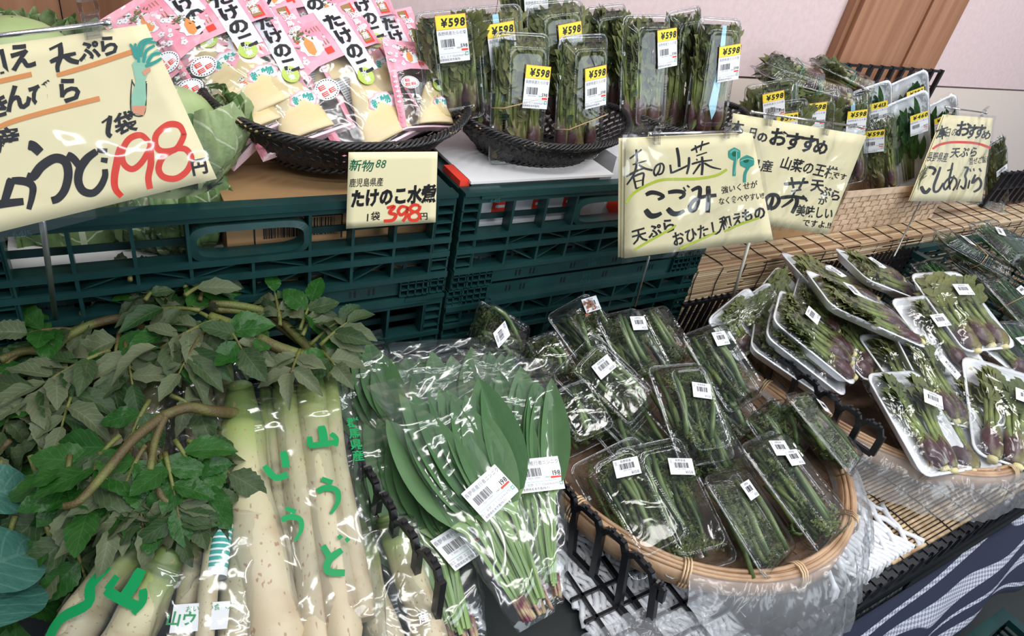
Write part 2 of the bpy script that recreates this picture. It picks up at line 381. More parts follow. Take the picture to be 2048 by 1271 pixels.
def text2d(txt, h, bold=.0, vertical=False, slant=0, sq=1):
    """2D verts/faces of a line of text centred on 0,0; h = em height"""
    V, F = [], []; x = 0; y = 0; n = 0
    for ch in txt:
        if ch == ' ': x += .4; continue
        g, f, a = glyph(ch, bold); o = len(V)
        for p in g:
            if vertical: V.append((p[0]-.5, p[1]-.38-n))
            else: V.append(((p[0]+x)*sq+slant*p[1], p[1]-.38))
        F += [tuple(i+o for i in q) for q in f]; x += a; n += 1
    if vertical: V = [(p[0], p[1]+(n-1)/2) for p in V]
    else: V = [(p[0]-x*sq/2, p[1]) for p in V]
    return [(p[0]*h, p[1]*h) for p in V], F
def put_text(mb, txt, h, x, y, z, mat, rot=0, **k):
    V, F = text2d(txt, h, **k); c, s_ = math.cos(math.radians(rot)), math.sin(math.radians(rot))
    mb.add([(x+p[0]*c-p[1]*s_, y+p[0]*s_+p[1]*c, z) for p in V], F, mat)
def catmull(P, n=5):
    if len(P) < 3: return [tuple(p) for p in P]
    out = []
    for i in range(len(P)-1):
        p0, p1, p2, p3 = P[max(i-1, 0)], P[i], P[i+1], P[min(i+2, len(P)-1)]
        for k in range(n):
            t = k/n
            out.append(tuple(.5*((2*p1[j])+(-p0[j]+p2[j])*t+(2*p0[j]-5*p1[j]+4*p2[j]-p3[j])*t*t+(-p0[j]+3*p1[j]-3*p2[j]+p3[j])*t**3) for j in range(len(p1))))
    out.append(tuple(P[-1])); return out
def strip2d(P, w, taper=.35, w0=None):
    Q = catmull(P); n = len(Q); V = []
    for i, p in enumerate(Q):
        a, b = Q[max(i-1, 0)], Q[min(i+1, n-1)]; dx, dy = b[0]-a[0], b[1]-a[1]; L = math.hypot(dx, dy) or 1
        t = i/(n-1); ww = w*(1-taper*t**2)*(.75+.25*min(1, t*6))/2
        V += [(p[0]-dy/L*ww, p[1]+dx/L*ww), (p[0]+dy/L*ww, p[1]-dx/L*ww)]
    return V, [(2*i, 2*i+1, 2*i+3, 2*i+2) for i in range(n-1)]
# ================================================================== THE SETTING
def struct(mb, name, parent=None, **k):
    o = mb.obj(name, parent, **k)
    if parent is None: o['kind'] = 'structure'
    return o
m = MB(); m.bx(-4, 10, -4, 1.5, -.03, 0, MT['dark']); struct(m, 'floor')
wall = thing('wall_back', None, None); wall['kind'] = 'structure'; wall.name = 'wall_back'
m = MB(); m.bx(-4, 10, 1.33, 1.40, 0, 2.7, MT['wall_cream']); m.obj('backing', wall)
for a, b in ((-4, .75), (.752, 2.2), (2.202, 4.4), (4.402, 10)):
    m = MB(); m.bx(a, b, 1.30, 1.329, 1.003, 2.7, MT['wall_pink']); m.obj('panel', wall)
    m = MB(); m.bx(a, b, 1.304, 1.329, 0, .996, MT['wall_cream']); m.obj('panel', wall)
pil = thing('trim_1', 'wide wooden post of three planks on the pink wall', None); pil['kind'] = 'structure'
for a, b, y in ((1.905, 2.105, 1.262), (2.108, 2.235, 1.268), (2.238, 2.43, 1.262)):
    m = MB(); m.bx(a, b, y, 1.299, 0, 2.7, MT['wood']); m.obj('plank', pil)
m = MB(); m.bx(1.885, 1.904, 1.275, 1.299, 0, 2.7, MT['wood']); m.obj('batten', pil)
pil = thing('trim_2', 'wooden boarding behind the cabbages', None); pil['kind'] = 'structure'
for a, b, y in ((-.28, -.02, 1.27), (-.018, .10, 1.262), (.102, .165, 1.275)):
    m = MB(); m.bx(a, b, y, 1.299, 0, 2.7, MT['wood']); m.obj('plank', pil)

# ---- display table, dark, under everything
tb = thing('display_table', 'dark low display table under the whole vegetable stall', 'table')
m = MB(); m.bx(-1.0, 3.2, .21, 1.28, .376, .401, MT['dark']); m.obj('table_top', tb)
for x in (-.9, 1.4, 3.0):
    for y in (.62, 1.2):
        m = MB(); m.bx(x, x+.05, y, y+.05, 0, .376, MT['dark']); m.obj('leg', tb)

# ------------------------------------------------------------------ green folding crates
CW, CH, CD = .598, .178, .40
def crate_meshes():
    g = MT['green']; gd = MT['greendark']; out = []
    m = MB()                                    # rim
    for y0, y1 in ((0, .024), (CD-.024, CD)): m.bx(0, CW, y0, y1, CH-.020, CH-.003, g)
    for x0, x1 in ((0, .024), (CW-.024, CW)): m.bx(x0, x1, .024, CD-.024, CH-.020, CH-.003, g)
    m.bx(.03, CW-.03, -.003, .004, CH-.012, CH, g); m.bx(.0, .07, -.004, .02, CH-.006, CH, g); m.bx(CW-.07, CW, -.004, .02, CH-.006, CH, g)
    out.append(('rim', m.mesh('crate_rim')))
    m = MB(); cx = CW/2; zc = CH-.052; hw, hh = .068, .019    # handle frame with rounded hole
    out_r, in_r = [], []
    for k in range(32):
        a = 2*math.pi*k/32; c, s = math.cos(a), math.sin(a)
        f = lambda q, e: math.copysign(abs(q)**e, q)
        out_r.append((cx+(hw+.008)*f(c, .35), zc+(hh+.008)*f(s, .5))); in_r.append((cx+hw*f(c, .4), zc+hh*f(s, .55)))
    m.grid([[(p[0], .0, p[1]) for p in out_r], [(p[0], -.003, p[1]) for p in in_r], [(p[0], .024, p[1]) for p in in_r], [(p[0], .024, p[1]) for p in out_r], [(p[0], .0, p[1]) for p in out_r]], g, False, True, False)
    out.append(('handle_frame', m.mesh('crate_handle')))
    xs = [.032, .095, .160, .222, .376, .438, .503, .566]
    for x in xs:
        m = MB(); m.bx(x-.0022, x+.0022, .0, .024, .036, CH-.02, g); out.append(('rib', m.mesh('crate_rib')))
    m = MB(); m.bx(cx-.002, cx+.002, 0, .024, .036, CH-.082, g); out.append(('rib', m.mesh('crate_rib')))
    for z, t, dp in ((CH-.080, .005, .0), (.073, .005, 0), (.036, .006, -.002)):
        m = MB(); m.bx(0, CW, dp, .026, z-t/2, z+t/2, g)
        m.bx(0, CW, dp-.002, dp+.003, z-t/2-.002, z+t/2+.002, g); out.append(('rail', m.mesh('crate_rail')))
    m = MB()                                    # slotted panel behind the ribs
    z = .040
    cells = [.0]+xs[:4]+[cx]+xs[4:]+[CW]
    for z0, z1, n in ((.036, .073, 3), (.073, CH-.080, 3)):
        h = (z1-z0)/n
        for i in range(n+1): m.bx(.03, CW-.03, .024, .0275, z0+i*h-.0032, z0+i*h+.0032, gd)
        for i in range(len(cells)-1):
            a, b = cells[i], cells[i+1]
            for q in (a, b): m.bx(q-.009, q+.009, .0242, .0273, z0, z1, gd)
            mid = (a+b)/2; m.bx(mid-.003, mid+.003, .0242, .0273, z0, z1, gd)
    m.bx(.03, .222, .024, .027, CH-.062, CH-.052, gd); m.bx(.376, CW-.03, .024, .027, CH-.062, CH-.052, gd)
    out.append(('slotted_panel', m.mesh('crate_panel')))
    m = MB()                                    # thin diagonal braces
    for i, (a, b) in enumerate(((.095, .160), (.160, .222), (.222, cx), (cx, .376), (.376, .438), (.438, .503))):
        for z0, z1 in ((.038, .072), (.075, CH-.082)):
            if (i+(z0 > .05)) % 2: a_, b_ = a, b
            else: a_, b_ = b, a
            m.bar((a_, .014, z0), (b_, .014, z1), .018, .0022, g)
    out.append(('brace', m.mesh('crate_brace')))
    for s in (0, 1):                            # corner posts with fins
        m = MB(); x0 = 0 if s == 0 else CW-.032
        m.bx(x0, x0+.032, .022, .027, 0, CH-.02, gd)
        for xx in (x0, x0+.029): m.bx(xx, xx+.003, 0, .024, 0, CH-.02, g)
        for k in range(9): m.bx(x0, x0+.032, 0, .024, .012+k*.0165, .0145+k*.0165, g)
        out.append(('corner_post', m.mesh('crate_corner')))
    m = MB()                                    # foot band: fin grids at both ends, plates with small slots
    m.bx(.0, CW, .022, .026, 0, .036, gd); m.bx(.075, CW-.075, .006, .009, .002, .034, g)
    for a, b in ((.0, .078), (CW-.078, CW)):
        for k in range(7): x = a+(b-a)*k/6; m.bx(x-.001, x+.001, 0, .024, 0, .036, g)
        for k in range(4): z = .001+.0115*k; m.bx(a, b, 0, .024, z-.001, z+.001, g)
    m.bx(.09, CW-.09, -.002, .012, .0305, .034, g)
    for x in (.13, .16, .25, .35, .44, .47):
        m.bx(x-.0015, x+.0015, .0055, .0062, .008, .020, MT['black']); m.bx(x+.006, x+.009, .0055, .0062, .008, .020, MT['black'])
    out.append(('foot_band', m.mesh('crate_foot')))
    m = MB()                                    # other walls and floor
    for x in (0, CW-.004):
        for k in range(9): m.bx(x, x+.004, .024, CD-.024, .004+k*.0175, .0115+k*.0175, gd)
        for k in range(6): m.bx(x, x+.004, .024+k*.0696, .030+k*.0696, 0, CH-.02, gd)
    for k in range(9): m.bx(.02, CW-.02, CD-.004, CD, .004+k*.0175, .0115+k*.0175, gd)
    for k in range(9): x = .02+k*.0685; m.bx(x, x+.008, CD-.004, CD, 0, CH-.02, gd)
    out.append(('side_wall', m.mesh('crate_sides')))
    m = MB()
    for k in range(14): m.bx(.01, CW-.01, .024+k*.026, .040+k*.026, 0, .004, gd)
    for k in range(12): x = .01+k*.051; m.bx(x, x+.010, .02, CD-.02, .0002, .0042, gd)
    out.append(('bottom_grid', m.mesh('crate_bottom')))
    m = MB()
    def emb(t, x, z, h): 
        V, F = text2d(t, h); m.add([(x+p[0], .0052, z+p[1]) for p in V], F, MT['embs'])
    emb('IFCO', .30, .0265, .012); emb('6415', .30, .0115, .012)
    V, F = text2d('6415', .011); m.add([(.055+p[0], -.0045, CH-.0145+p[1]) for p in V], F, MT['embs'])
    out.append(('embossed_lettering', m.mesh('crate_lettering')))
    return out
_cm = crate_meshes()
def crate(x, y, z, label, flip=False):
    mt = Matrix.Translation((x, y, z))
    if flip: mt = mt @ Matrix.Translation((CW/2, 0, CH/2)) @ Matrix.Rotation(math.pi, 4, 'Y') @ Matrix.Translation((-CW/2, 0, -CH/2))
    t = thing('folding_crate', label, 'crate', mt, 'green folding crates stacked along the wall')
    for n, me in _cm: place(me, n, t)
YF = .82
crate(-.143, YF, .762, 'dark green crate holding cabbages and a cardboard box, under the small 398 yen card')
crate(.467, YF, .762, 'dark green crate embossed IFCO 6415 holding a white carton, right of the 398 yen card')
crate(-.143, YF, .582, 'dark green crate under the cabbage crate, mostly behind leaves')
crate(.462, YF, .582, 'upturned dark green crate with upside-down lettering, below the crate with the white carton', True)
crate(-.143, YF, .402, 'lowest dark green crate behind the udo leaves')
crate(-.755, YF, .402, 'lowest dark green crate beyond the left edge')
crate(-.755, YF, .582, 'dark green crate at the left edge behind the udo leaves, middle of its stack')
crate(-.755, YF, .762, 'dark green crate at the photo\'s left edge beyond the cabbage crate')
crate(.455, YF, .402, 'lowest dark green crate behind the clear packs of fiddleheads')

# ------------------------------------------------------------------ cartons
t = thing('cardboard_box', 'brown cardboard box with an upside-down barcode standing in the green crate', 'box', T(.130, .855, .772))
m = MB(); m.bx(0, .30, 0, .24, 0, .155, MT['card']); m.obj('body', t)
for a, rz in ((0, 0), (1, 0)):
    m = MB(); m.bx(0, .30, .001+a*.12, .118+a*.12, .1555, .158, MT['card']); m.obj('flap', t)
m = MB(); k = MT['ink']
def flat(mb, x0, x1, z0, z1, mat, y=-.0006): mb.add([(x0, y, z0), (x1, y, z0), (x1, y, z1), (x0, y, z1)], [(0, 1, 2, 3)], mat)
def ytext(mb, s, x, z, h, mat, y=-.0007, rot=0, **kk):
    V, F = text2d(s, h, **kk); c, sn = math.cos(math.radians(rot)), math.sin(math.radians(rot))
    mb.add([(x+p[0]*c-p[1]*sn, y, z+p[0]*sn+p[1]*c) for p in V], F, mat)
flat(m, .035, .16, .1275, .1295, k); flat(m, .035, .037, .09, .1295, k); flat(m, .158, .16, .09, .1295, k)
x = .048
while x < .147: wd = random.choice((.0008, .0016, .0024)); flat(m, x, x+wd, .098, .126, k); x += wd+random.choice((.001, .002))
ytext(m, '349 22560 65160 3', .09, .135, .0075, k, rot=180); ytext(m, '100g×20入', .105, .072, .021, k, rot=180)
ytext(m, '349 22560', .23, .135, .0075, k, rot=180)
m.obj('printing', t, kind='stuff')
def carton(x0, x1, y0, y1, z0, z1, label, reds):
    t = thing('white_carton', label, 'box', T(x0, y0, z0)); W, D, H = x1-x0, y1-y0, z1-z0
    m = MB(); m.bx(0, W, 0, D, 0, H, MT['carton']); m.obj('body', t)
    m = MB()
    for r in reds: flat(m, *r, MT['red'])
    return t, m
t, m = carton(-.12, .44, .875, 1.19, .768, .845, 'white carton with thin red line print lying low in the cabbage crate', [])
for i in range(12): 
    x = .03+i*.045; flat(m, x, x+.0012, .01, .07, MT['red'])
for z in (.015, .03, .045, .06): flat(m, .25, .40, z, z+.001, MT['red'])
for i in range(5): flat(m, .27+i*.045, .290+i*.045, .024, .0255, MT['red']); flat(m, .2785+i*.045, .280+i*.045, .012, .052, MT['red'])
m.obj('printing', t, kind='stuff')
t, m = carton(.50, .76, .86, 1.18, .768, .942, 'white carton with red panels in the green crate under the black basket of clear packs', [])
for x in (.045, .125, .19): flat(m, x, x+.03, .112, .135, MT['red']); flat(m, x+.006, x+.024, .121, .126, MT['carton'], y=-.0012)
flat(m, .20, .235, .02, .10, MT['red']); flat(m, .10, .14, .03, .06, MT['red']); 
flat(m, .08, .13, .080, .0815, MT['ink']); flat(m, .045, .075, .016, .0175, MT['ink'])
m.obj('printing', t, kind='stuff')
m = MB(); m.bx(-.012, .275, -.018, .32, .1745, .1785, MT['carton']); m.obj('lid', t)
m = MB(); m.bx(-.028, -.011, -.012, .05, .165, .1785, MT['red']); m.obj('red_corner', t)
t, m = carton(.80, 1.02, .875, 1.18, .768, .965, 'white carton with a red octagon print behind the spring herbs card', [])
cxx, czz = .055, .12
oc = [(cxx+.052*math.cos(math.pi*(2*i+1)/8), czz+.060*math.sin(math.pi*(2*i+1)/8)) for i in range(8)]
m.add([(p[0], -.0008, p[1]) for p in oc], [tuple(range(8))], MT['red'])
for i in range(4): m.bar((.02+i*.008, -.0012, .155-i*.004), (.04+i*.008, -.0012, .14-i*.004), .0004, .0022, MT['carton'])
m.obj('printing', t, kind='stuff')

# ------------------------------------------------------------------ black wicker boat baskets
def boat(cx, cy, zb, a, b, hf, he, label, name='wicker_basket', mat='wicker', N=44, seed=0):
    rr = random.Random(seed)
    t = thing(name, label, 'basket', T(cx, cy, zb), 'black wicker boat baskets')
    k = MT[mat]
    def P(u, s, off=0):     # u angle, s 0 bottom..1 rim
        e = abs(math.cos(u)); H = hf+(he-hf)*e**3
        g = .52+.48*s**.75
        return Vector((a*g*math.cos(u)*(1+off), b*g*math.sin(u)*(1+off), H*s+.004))
    m = MB()
    for fam in (1, -1):
        for i in range(N):
            u0 = 2*math.pi*i/N; pts = []
            for j in range(9):
                s = j/8; u = u0+fam*s*.62
                pts.append(P(u, s, .006*fam*math.cos(j*math.pi)+.004*fam))
            for j in range(8):
                d = pts[j+1]-pts[j]; nrm = Vector((pts[j].x/a/a, pts[j].y/b/b, .02)); m.bar(pts[j], pts[j]+d*1.06, .0060, .0013, k, up=nrm)
    m.obj('weave', t, kind='stuff')
    m = MB()
    for q in range(5):
        ph = q*2*math.pi/5; pts = []
        for i in range(130):
            u = 2*math.pi*i/130; p = P(u, 1); w_ = u*26+ph; rad = .0052
            nr = Vector((math.cos(u), math.sin(u), 0)); pts.append(p+nr*math.cos(w_)*rad+Vector((0, 0, math.sin(w_)*rad)))
        m.tube(pts, .0026, k, 5, closed=True)
    m.obj('rim', t)
    m = MB()
    for q in range(3):
        ph = q*2*math.pi/3; pts = []
        for i in range(90):
            u = 2*math.pi*i/90; p = P(u, .06); w_ = u*20+ph
            pts.append(p*1.02+Vector((math.cos(u)*math.cos(w_)*.004, math.sin(u)*math.cos(w_)*.004, math.sin(w_)*.004)))
        m.tube(pts, .0025, k, 5, closed=True)
    m.obj('foot_ring', t)
    m = MB()
    for i in range(26):
        y = -b*.5+b*i/25; xx = a*.52*math.sqrt(max(0, 1-(y/(b*.55))**2)); m.bx(-xx, xx, y-.0035, y+.0035, .003, .0045, k)
    for i in range(34):
        x = -a*.5+a*i/33; yy = b*.52*math.sqrt(max(0, 1-(x/(a*.55))**2)); m.bx(x-.0035, x+.0035, -yy, yy, .0046, .006, k)
    m.obj('base', t)
    m = MB()
    for i in range(16):
        u = rr.uniform(math.pi, 2*math.pi); p = P(u, 1, .03)+Vector((0, 0, rr.uniform(-.004, .004))); q = P(u+rr.uniform(.03, .1), 1, .035)
        m.bar(p, q, .002, .0016, MT['straw'], up=(0, -1, 0))
    m.obj('bare_cane', t, kind='stuff', label='pale bare cane showing where the black paint has rubbed off')
    return t
boat(.325, .965, .943, .195, .128, .062, .088, 'long black wicker boat basket full of pink bamboo shoot packs', seed=1)
boat(.672, .958, .943, .178, .126, .055, .075, 'black wicker boat basket of upright clear packs at 598 yen, on the white carton', seed=2)
boat(1.045, .985, .940, .165, .115, .058, .075, 'black wicker boat basket half hidden behind the spring herbs card', seed=3)

# ------------------------------------------------------------------ ledge wrapped in bamboo blind
led = thing('shelf_ledge', 'raised ledge wrapped in a bamboo stick blind below the white trays', 'shelf', T(1.06, .835, .402))
m = MB(); m.bx(.012, 2.1, .01, .44, 0, .306, MT['dark']); m.obj('body', led)
def sticks(mb, a, b, ax, n, rad, mat, seglen, jit=.0004, rr=random.Random(5)):
    """sticks laid from plane A to B; each stick broken in natural lengths"""
sk1 = [MT['bamboostick']]
bshades = [solid('stick_shade', c, .5) for c in ((.56, .41, .25), (.64, .49, .30), (.46, .31, .18), (.30, .18, .10), (.70, .57, .40), (.52, .37, .23))]
rr = random.Random(11)
def stick_mesh(L, rad, n=6):
    m = MB(); m.tube([(0, 0, 0), (L*.33, 0, 0), (L*.34, 0, 0), (L*.66, 0, 0), (L*.67, 0, 0), (L, 0, 0)], [rad, rad*.97, rad*1.1, rad, rad*1.08, rad*.95], MT['bamboostick'], n); return m.mesh('stick')
m = MB()
for i in range(60):        # front face
    z = .004+i*.0052; x = 0.0
    while x < 2.1:
        L = rr.uniform(.10, .34); x1 = min(x+L, 2.12)
        m.box(((x+x1)/2, -.004+.008*math.sin(x*9)*.4, z+rr.uniform(-.0004, .0004)), (x1-x-.001, .003, rr.uniform(.0022, .0034)), rr.choice(bshades)); x = x1
m.obj('front_sticks', led, kind='stuff')
m = MB()
for i in range(34):        # top
    y = -.004+i*.0062; x = 0
    while x < 2.1:
        L = rr.uniform(.12, .4); x1 = min(x+L, 2.12)
        m.box(((x+x1)/2, y, .3115+rr.uniform(-.0004, .0004)), (x1-x-.001, .0052, .003), rr.choice(bshades)); x = x1
m.obj('top_sticks', led, kind='stuff')
m = MB()
for i in range(24):        # left end: sticks seen as a stack of ends
    for k in range(46): m.box((-.004, .004+i*.0165, .006+k*.0066), (.004, .015, .0046), rr.choice(bshades))
m.obj('end_sticks', led, kind='stuff')
m = MB()
for k in range(28):
    x = .02+k*.075
    pts = [(x+.004*math.sin(z*60+k), -.0075, z) for z in np.linspace(.0, .31, 16)]+[(x+.003*math.sin(y*70+k), y, .3145) for y in np.linspace(0, .20, 12)]
    m.tube(pts, .0013, MT['thread'], 4)
m.obj('thread', led, kind='stuff')

# ---- bamboo blind lying on the table under the trays of buds
bl = thing('bamboo_blind', 'bamboo stick blind lying flat at the front under the tray basket', 'blind', T(1.06, .205, .500))
sm_ = [stick_mesh(1.45, .0034), stick_mesh(1.45, .0029)]
for i in range(84):
    o = place(sm_[i % 2], 'stick', bl, mat=T(rr.uniform(-.006, .006), .004+i*.0073, rr.uniform(0, .0006), rx=rr.uniform(0, 90), rz=rr.uniform(-.12, .12)))
m = MB()
for k in range(19):
    x = .02+k*.078+.0
    m.tube([(x+.006*math.sin(y*22+k*.3), y, .0045+.0008*math.sin(y*900)) for y in np.linspace(0, .61, 60)], .0014, MT['thread'], 4)
m.obj('thread', bl, kind='stuff')
m = MB(); m.bx(-.02, 1.5, .0, .61, -.098, -.0045, MT['dark']); m.obj('board', bl)

# ---- white foam mesh mat
mat_ = thing('mesh_mat', 'white stretchy foam mesh mat hanging over the front edge below the round tray', 'mat', T(0, 0, 0))
m = MB(); rr = random.Random(4)
def strand(x0, sgn, r):
    pts = []; x = x0
    for i in range(34):
        y = .62-i*.0145; w_ = .0026*math.sin(i*1.6+sgn)
        z = .508+.0015*(sgn)*math.cos(i*math.pi*.5)
        if y < .215: z -= (.215-y)*1.6; y = .215-(.215-y)*.35
        px = x0+sgn*(.62-y)*.45+w_
        if .72 < px < .90 and y < .33 and pts: break
        if .72 < px < .90 and y < .33: continue
        if px < .48 or px > 1.155: 
            if pts: break
            continue
        pts.append((px, y, z))
    if len(pts) > 3: m.tube(pts, [r*rr.uniform(.85, 1.25) for _ in pts], MT['foammesh'], 5, flat=.6)
x = .25
while x < 1.45:
    near = x > 1.04
    strand(x, 1, .0046 if x < .82 else .0056); strand(x, -1, .0046 if x < 1.1 else .0056); x += .0125 if x < .93 else .030
m.obj('strands', mat_, kind='stuff')
m = MB(); m.bx(-.4, 1.05, .225, .81, .402, .495, MT['dark']); b0 = m.obj('base_board', None); tag(b0, 'dark flat board lying under the white mesh mat and the bags', 'board')

# ------------------------------------------------------------------ round bamboo trays
def zaru(cx, cy, zr, r, label, seed):
    rr = random.Random(seed); t = thing('bamboo_tray', label, 'tray', T(cx, cy, zr))
    def hoop(r0, z0, z1, th, nm, wob=.0012):
        m = MB(); P = []
        prof = [(r0, z0), (r0+th, z0), (r0+th, (z0+z1)/2), (r0+th*.8, z1), (r0, z1), (r0, z0)]
        rings = []
        for (pr, pz) in prof:
            rings.append([((pr+wob*math.sin(9*a+seed))*math.cos(a), (pr+wob*math.sin(7*a))*math.sin(a), pz+wob*math.sin(5*a+pz*40)) for a in np.linspace(0, 2*math.pi, 97)[:-1]])
        m.grid(rings, MT['bamboo'], True, True, False); m.obj(nm, t)
    hoop(r-.006, -.027, .0, .007, 'outer_hoop'); hoop(r-.024, -.025, .002, .006, 'inner_hoop')
    for i in range(4):
        m = MB(); rr_ = r-.006-i*.0042
        m.tube([((rr_+.0008*math.sin(a*11+i))*math.cos(a), rr_*math.sin(a), .002+.003*(i % 2)+.0012*math.sin(a*5+i)) for a in np.linspace(0, 2*math.pi, 97)[:-1]], .0036, MT['bamboo'], 6, closed=True); m.obj('rim_cane', t)
    m = MB()
    for k in range(10):
        a = 2*math.pi*k/10+.2; c, s = math.cos(a), math.sin(a); e = Vector((-s, c, 0))
        for j in range(3):
            o = e*(j-1)*.0045; pts = []
            for q in np.linspace(0, 2*math.pi, 13): pts.append(Vector((c, s, 0))*(r-.012+.018*math.cos(q))+o+Vector((0, 0, -.012+.024*math.sin(q))))
            m.tube(pts, .0016, MT['bamboostick'], 5)
    m.obj('binding', t, kind='stuff')
    m = MB(); n = 34
    for i in range(n):
        p = -r*.94+2*r*.94*i/(n-1); h = math.sqrt(max(0, (r*.95)**2-p*p)); K = 16
        for fam in (0, 1):
            pts = []
            for j in range(K+1):
                q = -h+2*h*j/K; rad = math.hypot(p, q)/r; z = -.045+.030*rad**3+.0012*((i+j) % 2)*(1 if fam else -1)
                pts.append((p, q, z) if fam else (q, p, z+.001))
            for j in range(K): m.bar(pts[j], pts[j+1], .0162, .0011, MT['bambooshade'])  # darker than the hoops: shade on the tray floor put into the colour
    m.obj('woven_bottom', t, kind='stuff')
    return t
zaru(.805, .515, .600, .292, 'round bamboo tray piled with clear packs of fiddleheads', 1)
zaru(1.405, .505, .600, .300, 'round bamboo tray piled with white foam trays of buds', 2)

# crumpled clear sheet under each tray: runs over the rim and hangs outside
def skirt(cx, cy, zr, r, a0, a1, hang, label, seed, out=.05):
    rr = random.Random(seed); ph = [rr.uniform(0, 6) for _ in range(9)]; P = []
    NA = 150
    for j in range(15):
        s = j/14; row = []
        for i in range(NA+1):
            a = math.radians(a0+(a1-a0)*i/NA); f = math.sin(a*3+ph[0])*.4+math.sin(a*7.3+ph[1])*.3+math.sin(a*17+ph[2])*.2
            e = min(1, 8*min(i/NA, 1-i/NA))
            hg = hang*(1+.35*f)*e+.01; ot = out*(1+.3*math.sin(a*5+ph[3]))
            pl = abs(math.sin(a*13+ph[4]+2.5*math.sin(a*5)+s*1.5))*.009-.004+abs(math.sin(a*31+ph[5]+s*5))*.004+math.sin(a*70+s*12+ph[6])*.0012
            if s < .25: q = s/.25; rad = r-.03+q*.036; z = zr+.004+.007*math.sin(q*math.pi)-(.02*(1-q))
            else: q = (s-.25)/.75; rad = r+.006+ot*q**.75; z = zr+.002-hg*q**1.25
            rad += pl*(s**.8)*1.4; z += pl*.5*s; z = max(z, .506) if False else z
            row.append((cx+rad*math.cos(a), cy+rad*math.sin(a), max(z, .455)))
        P.append(row)
    m = MB(); m.grid(P, MT['skirt'], True); o = m.obj('plastic_sheet'); tag(o, label, 'sheet', 'crumpled plastic sheets around the bamboo trays')
skirt(.805, .515, .600, .292, 228, 394, .085, 'crumpled milky plastic sheet hanging over the rim of the tray of fiddlehead packs', 3)
skirt(1.405, .505, .600, .300, 168, 330, .05, 'crumpled milky plastic sheet over the rim of the tray of white foam trays', 4, .035)

P = []
for j in range(16):       # crumpled end of clear bag film lying left of the tray
    row = []
    for i in range(22):
        x, y = .50+.20*i/21, .175+.13*j/15
        row.append((x-.12*(j/15), y, .530+.016*abs(math.sin(i*.9+j*.5))+.012*abs(math.sin(i*.37-j*1.1))))
    P.append(row)
m = MB(); m.grid(P, MT['skirt']); o = m.obj('plastic_sheet'); tag(o, 'crumpled clear film on the table edge between the wild garlic roots and the divider', 'sheet')
# ------------------------------------------------------------------ black lattice dividers (loop-topped posts)
def divider(pix, drops, label, seed=0, wd=.011, leftcap=True):
    """pix: rail points (u,v,z); drops: foot point for each post (u,v,z) or None"""
    P = [at(u, v, z=z) for u, v, z in pix]; o0 = P[len(P)//2].copy(); t = thing('lattice_divider', label, 'divider', Matrix.Translation(o0), 'black plastic lattice dividers')
    P = [p-o0 for p in P]; k = MT['black']
    for i in range(len(P)-1):
        a, b = P[i], P[i+1]; d = (b-a); L = d.length; up = Vector((0, 0, 1)); m = MB()
        pr = [(0, -.012), (.14, .0), (.22, .006), (.78, .006), (.86, 0), (1, -.012)]
        pts = [a+d*q+up*(h) for q, h in pr]
        for j in range(len(pts)-1): m.bar(pts[j], pts[j+1]+(pts[j+1]-pts[j])*.08, .0075, .0085, k)
        for q in (.36, .64): m.bar(a+d*(q-.05)+up*.0125, a+d*(q+.05)+up*.0125, .006, .004, k)
        m.obj('rail', t)
    for p, dp in zip(P, drops):
        if dp is None: continue
        f = at(dp[0], dp[1], z=dp[2])-o0; m = MB(); m.bar(p+Vector((0, 0, -.004)), f, .0085, wd, k, up=(P[-1]-P[0])); m.obj('post', t)
    m = MB()
    F = [at(*d[:2], z=d[2])-o0 for d in drops if d]
    for i in range(len(F)-1): m.bar(F[i], F[i+1], .008, .009, k)
    m.obj('foot_bar', t)
divider([(700, 880, .705), (727, 932, .70), (758, 984, .70), (791, 1035, .70), (837, 1094, .70), (883, 1155, .70)],
        [None, (712, 1000, .60), (745, 1068, .60), (778, 1128, .60), (826, 1190, .60), (868, 1262, .60)], 'black plastic lattice divider between the udo bags and the wild garlic bags')
divider([(1120, 968, .615), (1153, 1008, .615), (1205, 1055, .615), (1256, 1100, .61), (1313, 1165, .61), (1327, 1189, .60)],
        [(1110, 1060, .52), (1143, 1105, .52), (1186, 1150, .515), (1236, 1212, .515), (1296, 1275, .515), None], 'black plastic lattice divider left of the round tray of fiddlehead packs')
divider([(1455, 650, .665), (1499, 682, .665), (1547, 716, .665), (1596, 748, .665), (1641, 783, .665), (1682, 812, .665), (1723, 840, .665), (1768, 868, .665)],
        [(1440, 700, .59), (1484, 740, .59), (1530, 772, .59), (1576, 805, .59), (1618, 835, .59), (1659, 868, .59), (1701, 880, .62), (1743, 908, .62)], 'black plastic lattice divider between the fiddlehead packs and the white foam trays')
# lattice behind the trays of buds and floor grid left of the tray
def lattice(name, label, rows, posts, z0, z1, y, x0, x1, slant=.02, wd=.006):
    t = thing(name, label, 'basket', T((x0+x1)/2, y, z0)); k = MT['black']; W = (x1-x0)/2
    for z in rows: m = MB(); m.bar((-W, 0, z-z0), (W, 0, z-z0), .008, .007, k); m.obj('rail', t)
    for i in range(posts):
        x = -W+2*W*i/(posts-1); m = MB(); m.bar((x, 0, 0), (x+slant, 0, z1-z0), wd, wd, k, up=(0, 1, 0)); m.obj('post', t)
    return t
lattice('lattice_basket', 'back side of a black lattice basket in front of the bamboo ledge', (.56, .66), 18, .54, .668, .79, 1.02, 1.36)
lattice('lattice_basket', 'black lattice basket side behind the trays, right half of the ledge', (.58, .67), 24, .55, .70, .80, 1.40, 1.9)
t = thing('basket_floor', 'black grid floor of a lattice basket on the white mesh mat', 'basket', T(.60, .26, .517)); k = MT['black']
